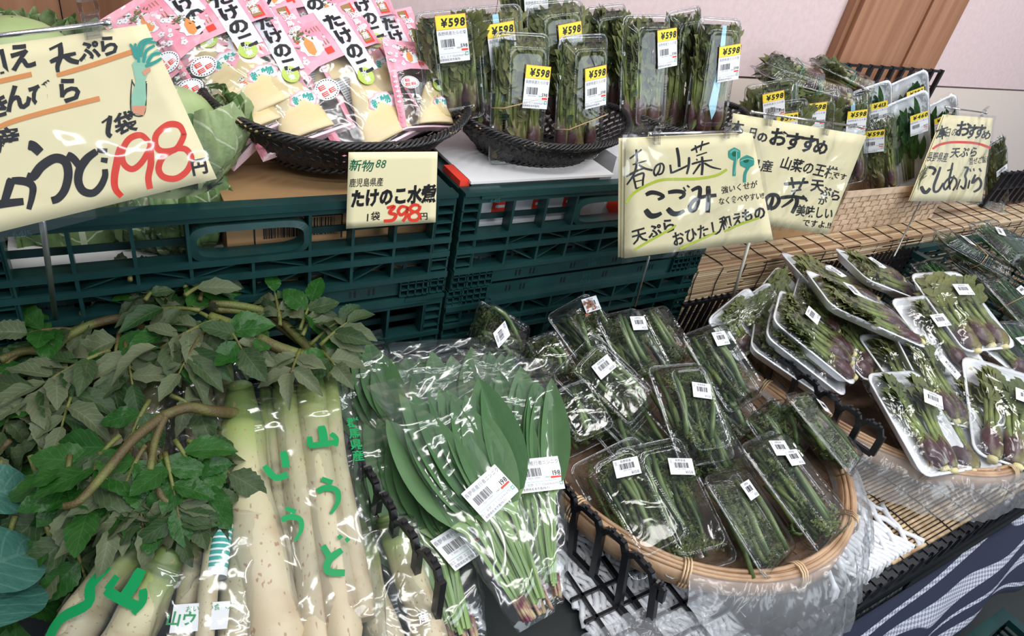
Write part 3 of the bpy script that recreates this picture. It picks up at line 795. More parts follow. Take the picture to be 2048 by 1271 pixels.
for i in range(5): m = MB(); m.bar((-.12, -.035+i*.036, 0), (.16, -.035+i*.036, 0), .0045, .006, k); m.obj('grid_bar', t)
for i in range(4): m = MB(); m.bar((-.10+i*.068, -.05, .0), (-.10+i*.068, .15, .0), .008 if i % 2 else .004, .006, k); m.obj('grid_bar', t)
lattice('lattice_basket', 'end of a black lattice basket on the ledge at the right edge', (.72, .78, .835), 9, .712, .84, .93, 2.50, 2.85, .03, .012)
lattice('lattice_basket', 'black lattice basket top just in front of the wooden post', (.72, 1.0, 1.075), 11, .712, 1.08, 1.20, 1.80, 2.35, .01, .012)
# front lattice along the table edge
t = thing('front_lattice', 'long black lattice edge along the front of the stall', 'lattice', T(.40, .195, .44)); k = MT['black']
m = MB(); n = 92
for i in range(n):
    x = i*.0155; m.box((x, .0035*(i % 2)-.003, .071+.002*(i % 2)), (.0135, .012, .008), k)
m.obj('rim', t)
for i in range(33):
    x = .01+i*.043; m = MB(); m.bar((x, 0, 0), (x+.024, 0, .068), .007, .0075, k, up=(0, 1, 0)); m.obj('slanted_post', t)
m = MB(); m.bx(0, 1.45, -.006, .006, -.02, .010, k); m.obj('bottom_rail', t)
crate(1.90, .43, .512, 'dark green crate holding up the packs of slim greens at the right edge')
# green crates and cloth below the front edge
t = thing('folding_crate', 'dark green crate at the bottom right corner beneath the striped cloth', 'crate', T(1.02, -.30, .001), 'green folding crates stacked along the wall')
for n_, me in _cm: place(me, n_, t)
t2 = thing('folding_crate', 'dark green crate under the white mesh mat below the fiddlehead tray', 'crate', T(.66, .205, .197), 'green folding crates stacked along the wall')
for n_, me in _cm: place(me, n_, t2)
P = []; NU = 90
for j in range(14):
    s = j/13; row = []
    for i in range(NU+1):
        x = .86+i/NU*1.0
        y = .180-.075*s-.015*math.sin(s*3)+.008*math.sin(x*24+s*5)*s; z = .438-.105*s+.007*math.sin(x*30+s*7+1)*s+.012*math.sin(x*9+2)*s
        row.append((x-.06*s, y, z))
    P.append(row)
m = MB(); m.grid(P, MT['navy']); 
for i in range(14):
    for j in range(NU+1): m.uv[i*(NU+1)+j] = (j/NU*1.0, i/13*.9+j/NU*.25)
o = m.obj('striped_cloth'); tag(o, 'navy knit cloth with wavy white braid stripes draped below the front edge', 'cloth')
sol = o.modifiers.new('thick', 'SOLIDIFY'); sol.thickness = .002
# light chip basket on ledge
t = thing('chip_basket', 'pale woven chip basket on the ledge under the white herb trays', 'basket', T(1.62, .90, .717))
m = MB()
for i in range(26):
    for j in range(7):
        x = .0+i*.0195; z = .006+j*.0165; dpt = .002*((i+j) % 2)
        m.box((x+.009, -dpt, z+.007), (.018, .003, .0145), MT['chip'], Matrix.Rotation(random.uniform(-.03, .03), 3, 'Y'))
m.obj('front_weave', t, kind='stuff')
m = MB(); m.bx(0, .50, .003, .006, 0, .118, MT['chip']); m.bx(0, .50, .2, .206, 0, .118, MT['chip']); m.bx(0, .004, 0, .2, 0, .118, MT['chip']); m.bx(.496, .5, 0, .2, 0, .118, MT['chip']); m.bx(0, .5, 0, .2, 0, .004, MT['chip']); m.obj('body', t)
m = MB(); m.bx(-.004, .506, -.006, -.001, .105, .122, MT['chip']); m.obj('rim_band', t)
# carton behind card two, beside the chip basket
t, m = carton(1.36, 1.60, .905, 1.15, .717, .83, 'brown carton with a red mark between the cards and the chip basket', [])
t.children[0].data.materials[0] = MT['card']
flat(m, .17, .21, .03, .09, MT['red']); m.obj('printing', t, kind='stuff')
# ================================================================== PARTS OF THE PRODUCE
def leaf(L, W, bend=.3, fold=.25, mat='udoleaf', nl=9, nw=6, serr=0, peak=.4, wave=0, twist=0, stem=0, seed=0):
    """one leaf, base at origin, running +y, upper face +z"""
    rr = random.Random(seed); P = []
    for i in range(nl+1):
        t = i/nl; y = L*t
        wd = W/2*(math.sin(math.pi*min(1, (t/peak)*.5)) if t < peak else math.cos(math.pi/2*((t-peak)/(1-peak))**1.15))**.85
        wd = max(wd, .0006)
        if serr: wd *= 1+serr*(1 if i % 2 else -1)
        row = []; zz = -bend*L*t*t
        for j in range(nw+1):
            s = -1+2*j/nw; x = s*wd; z = zz+fold*abs(x)+wave*wd*math.sin(t*14+s*2+seed)*abs(s)
            a = twist*t; row.append((x*math.cos(a)-(z-zz)*math.sin(a), y*(1-.25*bend*t), zz+(z-zz)*math.cos(a)+x*math.sin(a)))
        P.append(row)
    m = MB(); m.grid(P, MT[mat])
    if stem: m.tube([(0, -stem, .0), (0, 0, 0), (0, L*.5, -bend*L*.25-.0006)], [.0012, .0012, .0005], MT['petiole'], 5)
    return m.mesh('leaf')
# ---- rounded rectangle ring
def rrect(hw, hl, r, z, n=10, rib=0, nrib=0):
    pts = []; r = min(r, hw, hl)
    for cx, cy, a0 in ((hw-r, hl-r, 0), (-(hw-r), hl-r, 90), (-(hw-r), -(hl-r), 180), (hw-r, -(hl-r), 270)):
        for k in range(n): a = math.radians(a0+90*k/(n-1)); pts.append(Vector((cx+r*math.cos(a), cy+r*math.sin(a), z)))
    return pts
def resample(pts, N):
    d = [0]; 
    for i in range(len(pts)): d.append(d[-1]+(pts[(i+1) % len(pts)]-pts[i]).length)
    out = []; L = d[-1]; k = 0
    for i in range(N):
        s = L*i/N
        while d[k+1] < s: k += 1
        q = (s-d[k])/max(1e-9, d[k+1]-d[k]); out.append(pts[k].lerp(pts[(k+1) % len(pts)], q))
    return out
def ribbed(prof, r, mat, N=448, nrib=112, amp=.0009, close_top=True, smooth=True):
    """prof rows: (half width, half length, z, rib strength)"""
    rings = []
    for hw, hl, z, rb in prof:
        p = resample(rrect(hw, hl, r, z), N); row = []
        for i, q in enumerate(p):
            a = p[i-1]; b = p[(i+1) % N]; d = (b-a).normalized(); n = Vector((d.y, -d.x, 0))
            row.append(q+n*(amp*rb*math.copysign(1, math.sin(2*math.pi*nrib*i/N))))
        rings.append(row)
    m = MB(); m.grid(rings, MT[mat], smooth, True, False)
    if close_top: o = len(m.v)-N; m.add([], [], MT[mat]); m.f.append(list(range(o, o+N))); m.m.append(0); m.sm.append(False)
    return m
PW, PL = .105, .19
def pack_meshes():
    hw, hl = PW/2, PL/2
    base = ribbed([(hw, hl, .0215, 0), (hw-.004, hl-.004, .0205, 0), (hw-.0045, hl-.0045, .019, 0), (hw-.0065, hl-.0065, .017, .8), (hw-.012, hl-.012, .003, .8), (hw-.014, hl-.014, .001, 0), (hw-.020, hl-.020, .0, 0)], .012, 'pack')
    lid = ribbed([(hw+.0004, hl+.0004, .0225, 0), (hw-.004, hl-.004, .0230, 0), (hw-.0045, hl-.0045, .0245, 0), (hw-.007, hl-.007, .027, .8), (hw-.014, hl-.015, .0425, .8), (hw-.016, hl-.017, .0445, 0), (hw-.021, hl-.022, .0452, 0), (hw-.0225, hl-.024, .0436, 0), (hw-.026, hl-.028, .0436, 0)], .012, 'pack')
    rim = MB(); ring = resample(rrect(hw+.0012, hl+.0012, .013, .022), 80); rim.tube(ring, .0014, MT['rimclear'], 5, closed=True)
    for x in (-1, 1):
        for y in (-.4, .4): rim.box((x*(hw-.002), y*hl, .0245), (.004, .006, .003), MT['rimclear'])
    return lid.mesh('clear_lid'), base.mesh('clear_base'), rim.mesh('pack_rim')
LID, BASE, RIM = pack_meshes()
def barcode(m, x, y, w_, h, z, mat='ink', rnd=random.Random(3)):
    a = x-w_/2
    while a < x+w_/2: wd = rnd.choice((.0004, .0007, .0011)); m.bx(a, a+wd, y-h/2, y+h/2, z, z+.00005, MT[mat]); a += wd+rnd.choice((.0004, .0006, .001))
def label_mesh(kind):
    m = MB()
    def q(x0, x1, y0, y1, z, mat): m.add([(x0, y0, z), (x1, y0, z), (x1, y1, z), (x0, y1, z)], [(0, 1, 2, 3)], MT[mat])
    if kind == 'small':      # 158 yen label, 38 x 26
        m.bx(-.019, .019, -.013, .013, 0, .0003, MT['white']); put_text(m, '長野県産', .0042, .0, .0095, .0004, MT['ink'])
        barcode(m, 0, .0018, .022, .0085, .0004); put_text(m, '211363 001580', .0024, 0, -.0042, .0004, MT['grey'])
        put_text(m, '¥158', .0062, .0105, -.0088, .0004, MT['grey'], bold=.02)
        for i in range(3): q(-.017, -.0135, .009-i*.0018, .0098-i*.0018, .0004, 'grey')
    if kind == 'small298':
        m.bx(-.019, .019, -.013, .013, 0, .0003, MT['white']); put_text(m, '長野県産', .0042, .0, .0095, .0004, MT['ink'])
        barcode(m, 0, .0018, .022, .0085, .0004); put_text(m, '211363 002980', .0024, 0, -.0042, .0004, MT['grey'])
        put_text(m, '¥298', .0062, .0105, -.0088, .0004, MT['grey'], bold=.02)
    if kind.startswith('price'):   # yellow-headed shelf label 48 x 66
        pr = kind[5:]
        m.bx(-.024, .024, -.033, .033, 0, .0003, MT['white'])
        q(-.024, .024, .0125, .033, .00036, 'orange'); q(-.0232, .0232, .0133, .0322, .0004, 'yellow')
        put_text(m, '¥'+pr, .0155, .003, .0225, .00046, MT['ink'], bold=.045, slant=.12)
        put_text(m, '長野県産たらの芽' if pr == '598' else '長野県産こしあぶら', .0056, 0, .0075, .0004, MT['grey'], bold=.01)
        barcode(m, -.009, -.006, .020, .011, .0004); put_text(m, '211363 005980', .0028, -.008, -.0135, .0004, MT['grey']); put_text(m, '0363', .0032, .008, -.0135, .0004, MT['ink'])
        put_text(m, pr, .0072, .017, -.011, .0004, MT['ink'], bold=.02); q(.012, .0225, -.0185, -.0155, .0004, 'red')
        q(.0175, .0225, -.0255, -.0205, .0004, 'teal'); q(.0185, .0215, -.0245, -.0215, .00045, 'white')
        q(-.023, .023, -.0205, -.0202, .0004, 'teal'); put_text(m, 'B.加工 エフ 0263(46)6793', .0040, -.003, -.0245, .0004, MT['grey']); put_text(m, '長野県松本市島内1', .0040, -.008, -.0292, .0004, MT['ink'])
    if kind == 'garlic':     # 62 x 46 label
        m.bx(-.033, .033, -.0235, .0235, 0, .0003, MT['white'])
        put_text(m, '長野県産行者ニンニク', .0068, -.0, .0165, .0004, MT['grey'], bold=.012, sq=.95)
        barcode(m, -.012, .0035, .028, .0115, .0004); put_text(m, '2 211363 001980', .0036, -.0115, -.0045, .0004, MT['grey']); put_text(m, '0363', .0036, .010, -.0045, .0004, MT['ink'])
        put_text(m, '198', .0098, .0255, .0005, .0004, MT['ink'], bold=.015); q(.015, .031, -.0070, -.0042, .0004, 'red')
        q(-.031, .031, -.0100, -.0096, .0004, 'teal'); q(.0265, .0315, -.0170, -.0120, .0004, 'teal'); q(.0275, .0305, -.016, -.013, .00045, 'white')
        put_text(m, '加工 長野 エフ 0263(46)6793', .0046, -.004, -.0140, .0004, MT['grey']); put_text(m, '長野県松本市島内1-7-1', .0042, -.010, -.0195, .0004, MT['ink'])
    return m.mesh('price_label')
LAB = {k: label_mesh(k) for k in ('small', 'small298', 'price598', 'price460', 'price382', 'price413', 'price288', 'garlic')}

# ---- fiddlehead fern: stem, coil, frill
def frond_mesh(seed, curl=True, L=.15):
    rr = random.Random(seed); pts = []; rad = []
    x = 0; bend = rr.uniform(-.012, .012)
    for i in range(9):
        t = i/8; pts.append((bend*t*t+.004*math.sin(t*5+seed), -L/2+L*.78*t, .003*math.sin(t*4+seed))); rad.append(.0032+.0012*t)
    cx, cy, r0 = pts[-1][0]+.014, pts[-1][1], .014; coil = []
    for i in range(1, 20):
        a = math.pi-i*.52; r = r0*(1-i/24); coil.append((cx+r*math.cos(a), cy+r*math.sin(a)+.002, pts[-1][2]+.001*i*.3)); rad.append(.0042*(1-i/30))
    m = MB(); m.tube(pts+coil, rad, MT['fern'], 6); s = m.mesh('fern_stem')
    f = MB()
    def tuft(p, n, sz):
        for _ in range(n):
            d = Vector((rr.gauss(0, 1), rr.gauss(0, 1), rr.gauss(0, .7))).normalized(); a = Vector(p)+d*sz*rr.uniform(.3, 1)
            u = d.orthogonal().normalized()*rr.uniform(.0018, .0036); v_ = d.cross(u).normalized()*u.length*.8; e = d*rr.uniform(.002, .005)
            f.add([a-u, a-v_*.6+e*.5, a+u, a+v_*.6+e], [(0, 1, 2), (0, 2, 3)], MT['frill'])
    for i, p in enumerate(coil): tuft(p, 13, .0065)
    for p in pts[4:]: tuft(p, 7, .0045)
    for _ in range(4): tuft((pts[-1][0]+rr.uniform(-.012, .02), pts[-1][1]+rr.uniform(-.02, .012), rr.uniform(-.004, .006)), 22, .009)
    return s, f.mesh('fern_frill')
FR = [frond_mesh(i, L=.15+.012*(i % 3)) for i in range(5)]
def fern_bed(seed):
    rr = random.Random(seed); m = MB()
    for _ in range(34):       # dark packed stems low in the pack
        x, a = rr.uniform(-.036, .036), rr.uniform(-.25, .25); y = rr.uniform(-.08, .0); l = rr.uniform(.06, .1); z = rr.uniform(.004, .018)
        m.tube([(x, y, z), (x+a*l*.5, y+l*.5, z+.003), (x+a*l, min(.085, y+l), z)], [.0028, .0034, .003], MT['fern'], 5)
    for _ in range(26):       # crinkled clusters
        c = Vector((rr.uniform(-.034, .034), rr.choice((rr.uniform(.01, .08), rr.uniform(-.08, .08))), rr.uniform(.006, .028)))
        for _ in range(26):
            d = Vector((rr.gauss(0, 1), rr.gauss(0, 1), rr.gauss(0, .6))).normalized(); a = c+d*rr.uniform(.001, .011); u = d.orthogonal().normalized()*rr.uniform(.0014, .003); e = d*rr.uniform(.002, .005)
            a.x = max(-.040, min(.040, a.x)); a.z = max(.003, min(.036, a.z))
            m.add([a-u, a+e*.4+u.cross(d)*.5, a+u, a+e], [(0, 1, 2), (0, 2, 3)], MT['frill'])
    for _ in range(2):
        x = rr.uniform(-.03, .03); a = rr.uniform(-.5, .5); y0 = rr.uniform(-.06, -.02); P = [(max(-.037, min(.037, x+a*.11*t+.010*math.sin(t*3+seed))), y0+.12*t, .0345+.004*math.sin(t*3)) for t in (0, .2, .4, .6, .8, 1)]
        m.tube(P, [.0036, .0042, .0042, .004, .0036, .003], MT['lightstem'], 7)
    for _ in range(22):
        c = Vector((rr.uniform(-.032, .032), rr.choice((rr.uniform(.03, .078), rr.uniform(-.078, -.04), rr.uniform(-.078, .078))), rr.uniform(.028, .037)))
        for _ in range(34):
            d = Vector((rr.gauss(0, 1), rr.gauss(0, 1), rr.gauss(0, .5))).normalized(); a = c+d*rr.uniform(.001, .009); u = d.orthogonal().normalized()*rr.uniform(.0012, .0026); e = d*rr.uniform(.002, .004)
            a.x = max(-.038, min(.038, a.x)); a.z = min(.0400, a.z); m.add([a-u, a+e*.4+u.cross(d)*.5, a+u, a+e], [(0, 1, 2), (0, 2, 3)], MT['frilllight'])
    return m.mesh('packed_ferns')
FBED = [fern_bed(i+60) for i in range(3)]
def fern_pack(h, tl, roll, label, wk=1.0, lab=(0, .045, 0), n=9, seed=0, name='clear_pack', fill='fern', lk='small', empties=0):
    rr = random.Random(seed*31+5); H, Tt = at(*h[:2], z=h[2]), at(*tl[:2], z=tl[2]); mt, L = frame(H, Tt, roll=roll)
    k = L/PL; mt = mt @ Matrix.Diagonal((wk*1.04, k*1.03, 1.22, 1)) @ Matrix.Translation((0, 0, -.03))
    t = thing(name, label, 'vegetable pack', mt, 'clear packs of fiddlehead ferns')
    place(BASE, 'clear_base', t); place(LID, 'clear_lid', t); place(RIM, 'pack_rim', t)
    for i in range(n):
        s, f = FR[rr.randrange(5)]; flip = 180 if rr.random() < .35 else 0
        o = place(s, 'fiddlehead', t, mat=T(rr.uniform(-.024, .018) if not flip else rr.uniform(-.018, .024), rr.uniform(-.012, .012), .014+.016*(i/n), rx=0, ry=rr.uniform(-30, 30), rz=flip+rr.uniform(-7, 7), s=.90))
        place(f, 'frill', o)
    place(FBED[seed % 3], 'packed_ferns', t, mat=T(rz=180*(seed % 2)), kind='stuff')
    if lab: place(LAB[lk], 'price_label', t, mat=T(lab[0], lab[1], .0458, rz=lab[2]) @ Matrix.Diagonal((1/wk, 1/k, 1, 1)))
    print('pack', label[:50], 'L=%.3f' % L)
    return t
FP = [  # head(u,v,z), tail, roll, description, label offset
 ((1241, 622, .735), (1312, 760, .665), 8, 'clear fiddlehead pack at the back of the tray, label above a pale misted lid', (.006, .045, -12)),
 ((1408, 655, .735), (1500, 800, .665), 5, 'clear fiddlehead pack resting on top at the right, lid fogged over pinkish stems', (-.002, .052, -10)),
 ((1357, 728, .715), (1425, 918, .635), 6, 'clear fiddlehead pack mid-tray with one thick light stem along its side', (.010, .030, -14)),
 ((1153, 705, .70), (1290, 838, .64), -22, 'clear fiddlehead pack tilted on its side nearest the wild garlic bags', (.006, .035, -8)),
 ((1125, 765, .66), (1192, 885, .61), -8, 'clear fiddlehead pack half hidden beside the wild garlic bag, lower left', None),
 ((1142, 605, .735), (1235, 735, .665), -4, 'dark fiddlehead pack with a dry brown scale, back by the green crates', (.018, .062, -14)),
 ((1296, 615, .715), (1372, 728, .66), 14, 'clear fiddlehead pack squeezed behind the fogged packs at the back', None),
 ((1430, 778, .655), (1500, 872, .615), 0, 'clear fiddlehead pack underneath the fogged pack on the right, only its end showing', None),
 ((1528, 812, .655), (1600, 915, .605), 4, 'clear fiddlehead pack with a bare corner showing, under the doubly labelled one', None),
 ((1592, 783, .675), (1716, 935, .62), 26, 'clear fiddlehead pack tipped onto the right rim of the tray beside the lattice divider', (.018, .038, -20)),
 ((1526, 872, .665), (1683, 1078, .605), 10, 'clear fiddlehead pack at the front right carrying two labels', (.004, .040, -12)),
 ((1450, 941, .655), (1568, 1128, .60), 22, 'clear fiddlehead pack at the front with a light curved stem and label near its middle', (-.004, .042, 4)),
 ((1299, 885, .655), (1411, 1130, .60), -6, 'clear fiddlehead pack lying squarely at the front with crossing dark stems', (.020, .040, -14)),
 ((1208, 900, .645), (1340, 1118, .595), -20, 'clear fiddlehead pack at the front left, its label hidden under the lid edge', (.010, .048, -16)),
 ((955, 640, .735), (1052, 700, .69), -10, 'clear fiddlehead pack lying alone by the crates behind the wild garlic bags', (-.018, .020, 52)),
 ((1068, 672, .70), (1120, 760, .66), 0, 'clear fiddlehead pack in the gap between the wild garlic bags and the dark pack', None),
 ((1400, 840, .630), (1470, 960, .60), 5, 'clear fiddlehead pack buried in the middle of the tray', None),
 ((1215, 800, .635), (1330, 930, .60), -10, 'clear fiddlehead pack buried at the left of the tray', None),
]
for i, (h, tl, ro, d, lab) in enumerate(FP):
    t = fern_pack(h, tl, ro, d, lab=lab, seed=i, n=10, wk=.95 if i in (6, 15, 9) else 1.08)
    if i == 10: place(LAB['small'], 'price_label', t, mat=T(-.010, .062, .0455, rz=-16))
    if i == 5:
        m = MB(); rr = random.Random(2)
        for k in range(20): a = Vector((rr.uniform(-.012, .016), .055+rr.uniform(-.012, .016), .046+rr.uniform(0, .004))); m.add([a, a+Vector((.006, rr.uniform(-.004, .004), .002)), a+Vector((.002, .006, .001))], [(0, 1, 2)], MT['amber'])
        m.obj('dry_scale', t, label='reddish brown dry scale')

# ---- tara buds: purple base, stems, crinkled leaflets
_bl = [leaf(.026, .011, .5, .5, 'budleaf', 5, 2, .2, .45, seed=i) for i in range(2)]
def bud_meshes(seed):
    rr = random.Random(seed); L = .135
    m = MB(); pts = []; rad = []
    for i in range(10):
        t = i/9; pts.append((.002*math.sin(t*6+seed), -L/2+.052*t, .0)); rad.append(.0075+.0075*math.sin(math.pi*min(1, t*1.1))**.8*(1 if t < .9 else .7))
    m.tube(pts, rad, MT['budbase'], 10, flat=.8)
    for k in range(4):
        a = k*1.6+seed; c = Vector((math.cos(a)*.008, -L/2+.035, math.sin(a)*.006)); 
        m.tube([c+Vector((0, -.015, 0)), c, c+Vector((math.cos(a)*.003, .02, 0))], [.003, .006, .001], MT['budbase'], 6)
    base = m.mesh('bud_base')
    m = MB(); m.tube([(0, -L/2-.006, 0), (0, -L/2+.0005, 0)], [.0060, .0070], MT['budcut'], 10); cut = m.mesh('cut_end')
    m = MB(); g = MB(); tips = []
    for k in range(5):
        a = k*1.25+seed; bx, bz = math.cos(a)*.006, math.sin(a)*.004; ex = math.cos(a)*rr.uniform(.008, .017); ez = abs(math.sin(a))*.008; e = rr.uniform(.035, .062)
        P = [Vector((bx, -L/2+.042, bz)), Vector((bx*1.4, -L/2+.075, bz)), Vector((ex, -L/2+.075+e, ez))]
        m.tube(P, [.0045, .0035, .002], MT['budstem'], 6); tips.append(P)
        for q in range(17):
            t = .25+.75*q/16; p = P[1].lerp(P[2], t) if q < 10 else P[2]
            for sd in (-1, 1):
                ang = sd*rr.uniform(15, 60); l = rr.uniform(.015, .028); wv = rr.uniform(.004, .0075)
                d = Vector((math.sin(math.radians(ang)), math.cos(math.radians(ang)), rr.uniform(-.25, .45))).normalized(); sdv = d.cross(Vector((rr.uniform(-.4, .4), 0, 1))).normalized()*wv; up = Vector((0, 0, -.0015))
                vs = [p, p+d*l*.3+sdv, p+d*l*.3+up, p+d*l*.3-sdv, p+d*l*.7+sdv*.8, p+d*l*.7+up*1.5, p+d*l*.7-sdv*.8, p+d*l-Vector((0, 0, l*.2))]
                g.add(vs, [(0, 2, 1), (0, 3, 2), (1, 2, 5, 4), (2, 3, 6, 5), (4, 5, 7), (5, 6, 7)], MT['budleaf'], True,
                      [(.5, 0), (1, .3), (.5, .3), (0, .3), (1, .7), (.5, .7), (0, .7), (.5, 1)])
    return base, cut, m.mesh('bud_stems'), g.mesh('bud_leaflets')
BUD = [bud_meshes(s) for s in range(4)]
def foam_tray(W=.124, L=.20, H=.018):
    hw, hl = W/2, L/2; rows = [(hw-.012, hl-.012, .004), (hw-.016, hl-.016, 0), (hw-.012, hl-.012, -.001), (hw-.003, hl-.003, H-.003), (hw, hl, H-.002), (hw+.0005, hl+.0005, H), (hw-.003, hl-.003, H+.0003), (hw-.006, hl-.006, H-.003), (hw-.011, hl-.011, .0042), (hw-.013, hl-.013, .0036)]
    m = MB(); m.grid([resample(rrect(a, b, .018, z), 72) for a, b, z in rows[1:]], MT['foam'], True, True, False)
    o = len(m.v)-72; m.f.append(list(range(o, o+72))); m.m.append(0); m.sm.append(False); m.f.append(list(range(0, 72))[::-1]); m.m.append(0); m.sm.append(False)
    return m.mesh('foam_tray')
def wrap_mesh(W=.124, L=.20, H=.018, bulge=.02):
    hw, hl = W/2+.001, L/2+.001; rows = []
    for s in np.linspace(0, 1, 9): rows.append((hw*(1-.92*s), hl*(1-.93*s), H+.001+bulge*math.sin(s*math.pi/2)**.8))
    m = MB(); m.grid([resample(rrect(hw, hl, .018, .003), 72)]+[resample(rrect(a, b, max(.002, .018*(1-i/9)), z), 72) for i, (a, b, z) in enumerate(rows)], MT['wrap'], True, True, False)
    o = len(m.v)-72; m.f.append(list(range(o, o+72))); m.m.append(0); m.sm.append(True)
    return m.mesh('clear_wrap')
TRAY = foam_tray(); WRAP = wrap_mesh()
def bud_tray(h, tl, roll, label, wk=1.0, lab=None, seed=0, n=2, off=0, z0=0):
    rr = random.Random(seed*17+3); H, Tt = at(*h[:2], z=h[2]), at(*tl[:2], z=tl[2]); mt, L = frame(H, Tt, roll=roll); k = L/.20
    mt = mt @ Matrix.Diagonal((wk, k, 1, 1)) @ Matrix.Translation((0, 0, -.02))
    t = thing('bud_tray', label, 'vegetable tray', mt, 'white foam trays of angelica tree buds'); place(TRAY, 'foam_tray', t); place(WRAP, 'clear_wrap', t)
    for i in range(n):
        b = BUD[rr.randrange(4)]; x = off+(i-(n-1)/2)*.034+rr.uniform(-.004, .004); o = place(b[0], 'bud', t, mat=T(x, -.012+rr.uniform(-.006, .006), .017, ry=rr.uniform(-25, 25), rz=rr.uniform(-9, 9), s=(1.25, 1.18, 1.12)))
        place(b[1], 'cut_end', o); place(b[2], 'stem', o); place(b[3], 'leaflet', o, kind='stuff')
    if lab: place(LAB['small298'], 'price_label', t, mat=T(lab[0], lab[1], .040+(lab[3] if len(lab) > 3 else 0), rz=lab[2]) @ Matrix.Diagonal((1.2/wk, 1.2/k, 1, 1)))
    print('tray', label[:50], 'L=%.3f' % L)
    return t
BT = [
 ((1555, 605, .745), (1712, 732, .675), 0, 'white foam tray of buds lying on top at the left, label near its leafy end', (.012, .030, -8), 3, 0),
 ((1540, 634, .720), (1692, 752, .655), 0, 'white foam tray directly beneath the leftmost top tray', None, 2, 0),
 ((1508, 655, .690), (1650, 752, .640), 0, 'white foam tray at the bottom of the left stack by the lattice divider', None, 2, 0),
 ((1635, 570, .765), (1822, 655, .700), 0, 'white foam tray on top near the ledge with two long buds reaching past its rim', (.008, .034, 10), 3, -.006),
 ((1590, 533, .745), (1745, 583, .700), 0, 'white foam tray at the back left in front of the bamboo ledge', (.000, .010, 30), 2, 0),
 ((1700, 523, .750), (1830, 575, .700), 0, 'white foam tray at the back in front of the bamboo ledge, buds tinted red', (.006, .030, 34), 2, 0),
 ((1870, 543, .760), (1985, 698, .690), -4, 'large white foam tray at the upper right with two separate bunches of buds', (.012, .036, -4), 3, 0),
 ((1826, 592, .735), (1935, 742, .665), 0, 'white foam tray in the centre with one thick purple bud', (-.002, .020, 0), 1, .004),
 ((1824, 664, .700), (1922, 850, .630), 12, 'narrow leaning foam tray in the centre, its wrap shining blue', (.030, .014, -60), 2, 0),
 ((1768, 664, .685), (1880, 815, .635), 0, 'white foam tray behind the narrow leaning one, leaves showing at its corner', None, 2, -.01),
 ((1786, 742, .690), (1905, 945, .612), 4, 'white foam tray at the front of the round basket, bud bases towards the rim', (.028, .030, -30), 2, 0),
 ((1850, 770, .650), (1948, 945, .602), 0, 'white foam tray under the front one, bare corner sticking out', None, 1, .01),
 ((2000, 730, .690), (2034, 932, .612), 0, 'white foam tray at the right edge with a glossy purple bud base', (.024, .030, -6), 2, -.01),
 ((1935, 752, .660), (1975, 905, .600), 0, 'white foam tray between the front tray and the right edge tray', None, 1, .006),
 ((1457, 603, .715), (1520, 688, .660), -14, 'white foam tray standing on edge at the far left of the heap', None, 2, 0),
 ((1500, 587, .720), (1560, 672, .665), -10, 'white foam tray second from the left at the back of the heap', None, 1, 0),
 ((1532, 560, .725), (1600, 630, .680), -10, 'white foam tray tucked behind the left stack near the sign pole', None, 2, 0),
 ((1592, 575, .735), (1680, 650, .690), 0, 'white foam tray just behind the top left tray, leaves at its corner', None, 2, 0),
 ((1660, 622, .700), (1768, 742, .645), 0, 'green leafy foam tray between the two top trays', None, 3, 0),
 ((1955, 655, .690), (2060, 740, .645), 0, 'white foam tray under the large upper right tray, one shiny bud showing', None, 1, 0),
]
for i, (h, tl, ro, d, lab, n, off) in enumerate(BT): bud_tray(h, tl, ro, d, lab=lab, seed=i, n=n, off=off, wk=1.0 if i == 8 else 1.24)

# ---- dark green leafy packs at the right edge
def slim_leafy(seed, n=34, L=.16, W=.07, mat='garlic', H=.03):
    rr = random.Random(seed); m = MB()
    for i in range(n):
        x = rr.uniform(-W/2, W/2); z = rr.uniform(.004, H); a = rr.uniform(-.12, .12); l = rr.uniform(.6, 1)*L; y0 = rr.uniform(-L/2, L/2-l); w_ = rr.uniform(.003, .006)
        P = []
        for j in range(7): t = j/6; q = w_*math.sin(math.pi*(.1+.85*t)); P.append([(x+a*l*t+q*s, y0+l*t, z+.003*math.sin(t*5+i)+abs(s)*.001) for s in (-1, 0, 1)])
        m.grid(P, MT[mat])
    return m.mesh('greens')
GRN = [slim_leafy(i, mat='udogreen') for i in range(2)]
def green_pack(H, Tt, roll, label, lab=None, ref=(0, 0, 1), band=False, grp='clear packs of slim green leaves at the right edge', lk='small'):
    mt, L = frame(H, Tt, ref=ref, roll=roll); k = L/PL; mt = mt @ Matrix.Diagonal((1, k, 1, 1)) @ Matrix.Translation((0, 0, -.03))
    t = thing('clear_pack', label, 'vegetable pack', mt, grp); place(BASE, 'clear_base', t); place(LID, 'clear_lid', t); place(RIM, 'pack_rim', t)
    place(GRN[0], 'greens', t, kind='stuff'); place(GRN[1], 'greens', t, mat=T(0, 0, .006), kind='stuff')
    if lab: place(LAB[lk], 'price_label', t, mat=T(lab[0], lab[1], .0462, rz=lab[2]))
    if band:
        m = MB(); m.tube([(.053, 0, .022), (.043, .002, .0458), (-.043, -.004, .0458), (-.053, -.002, .022), (-.04, 0, -.0012), (.04, 0, -.0012)], .0008, MT['band'], 5, closed=True); m.obj('rubber_band', t)
    return t
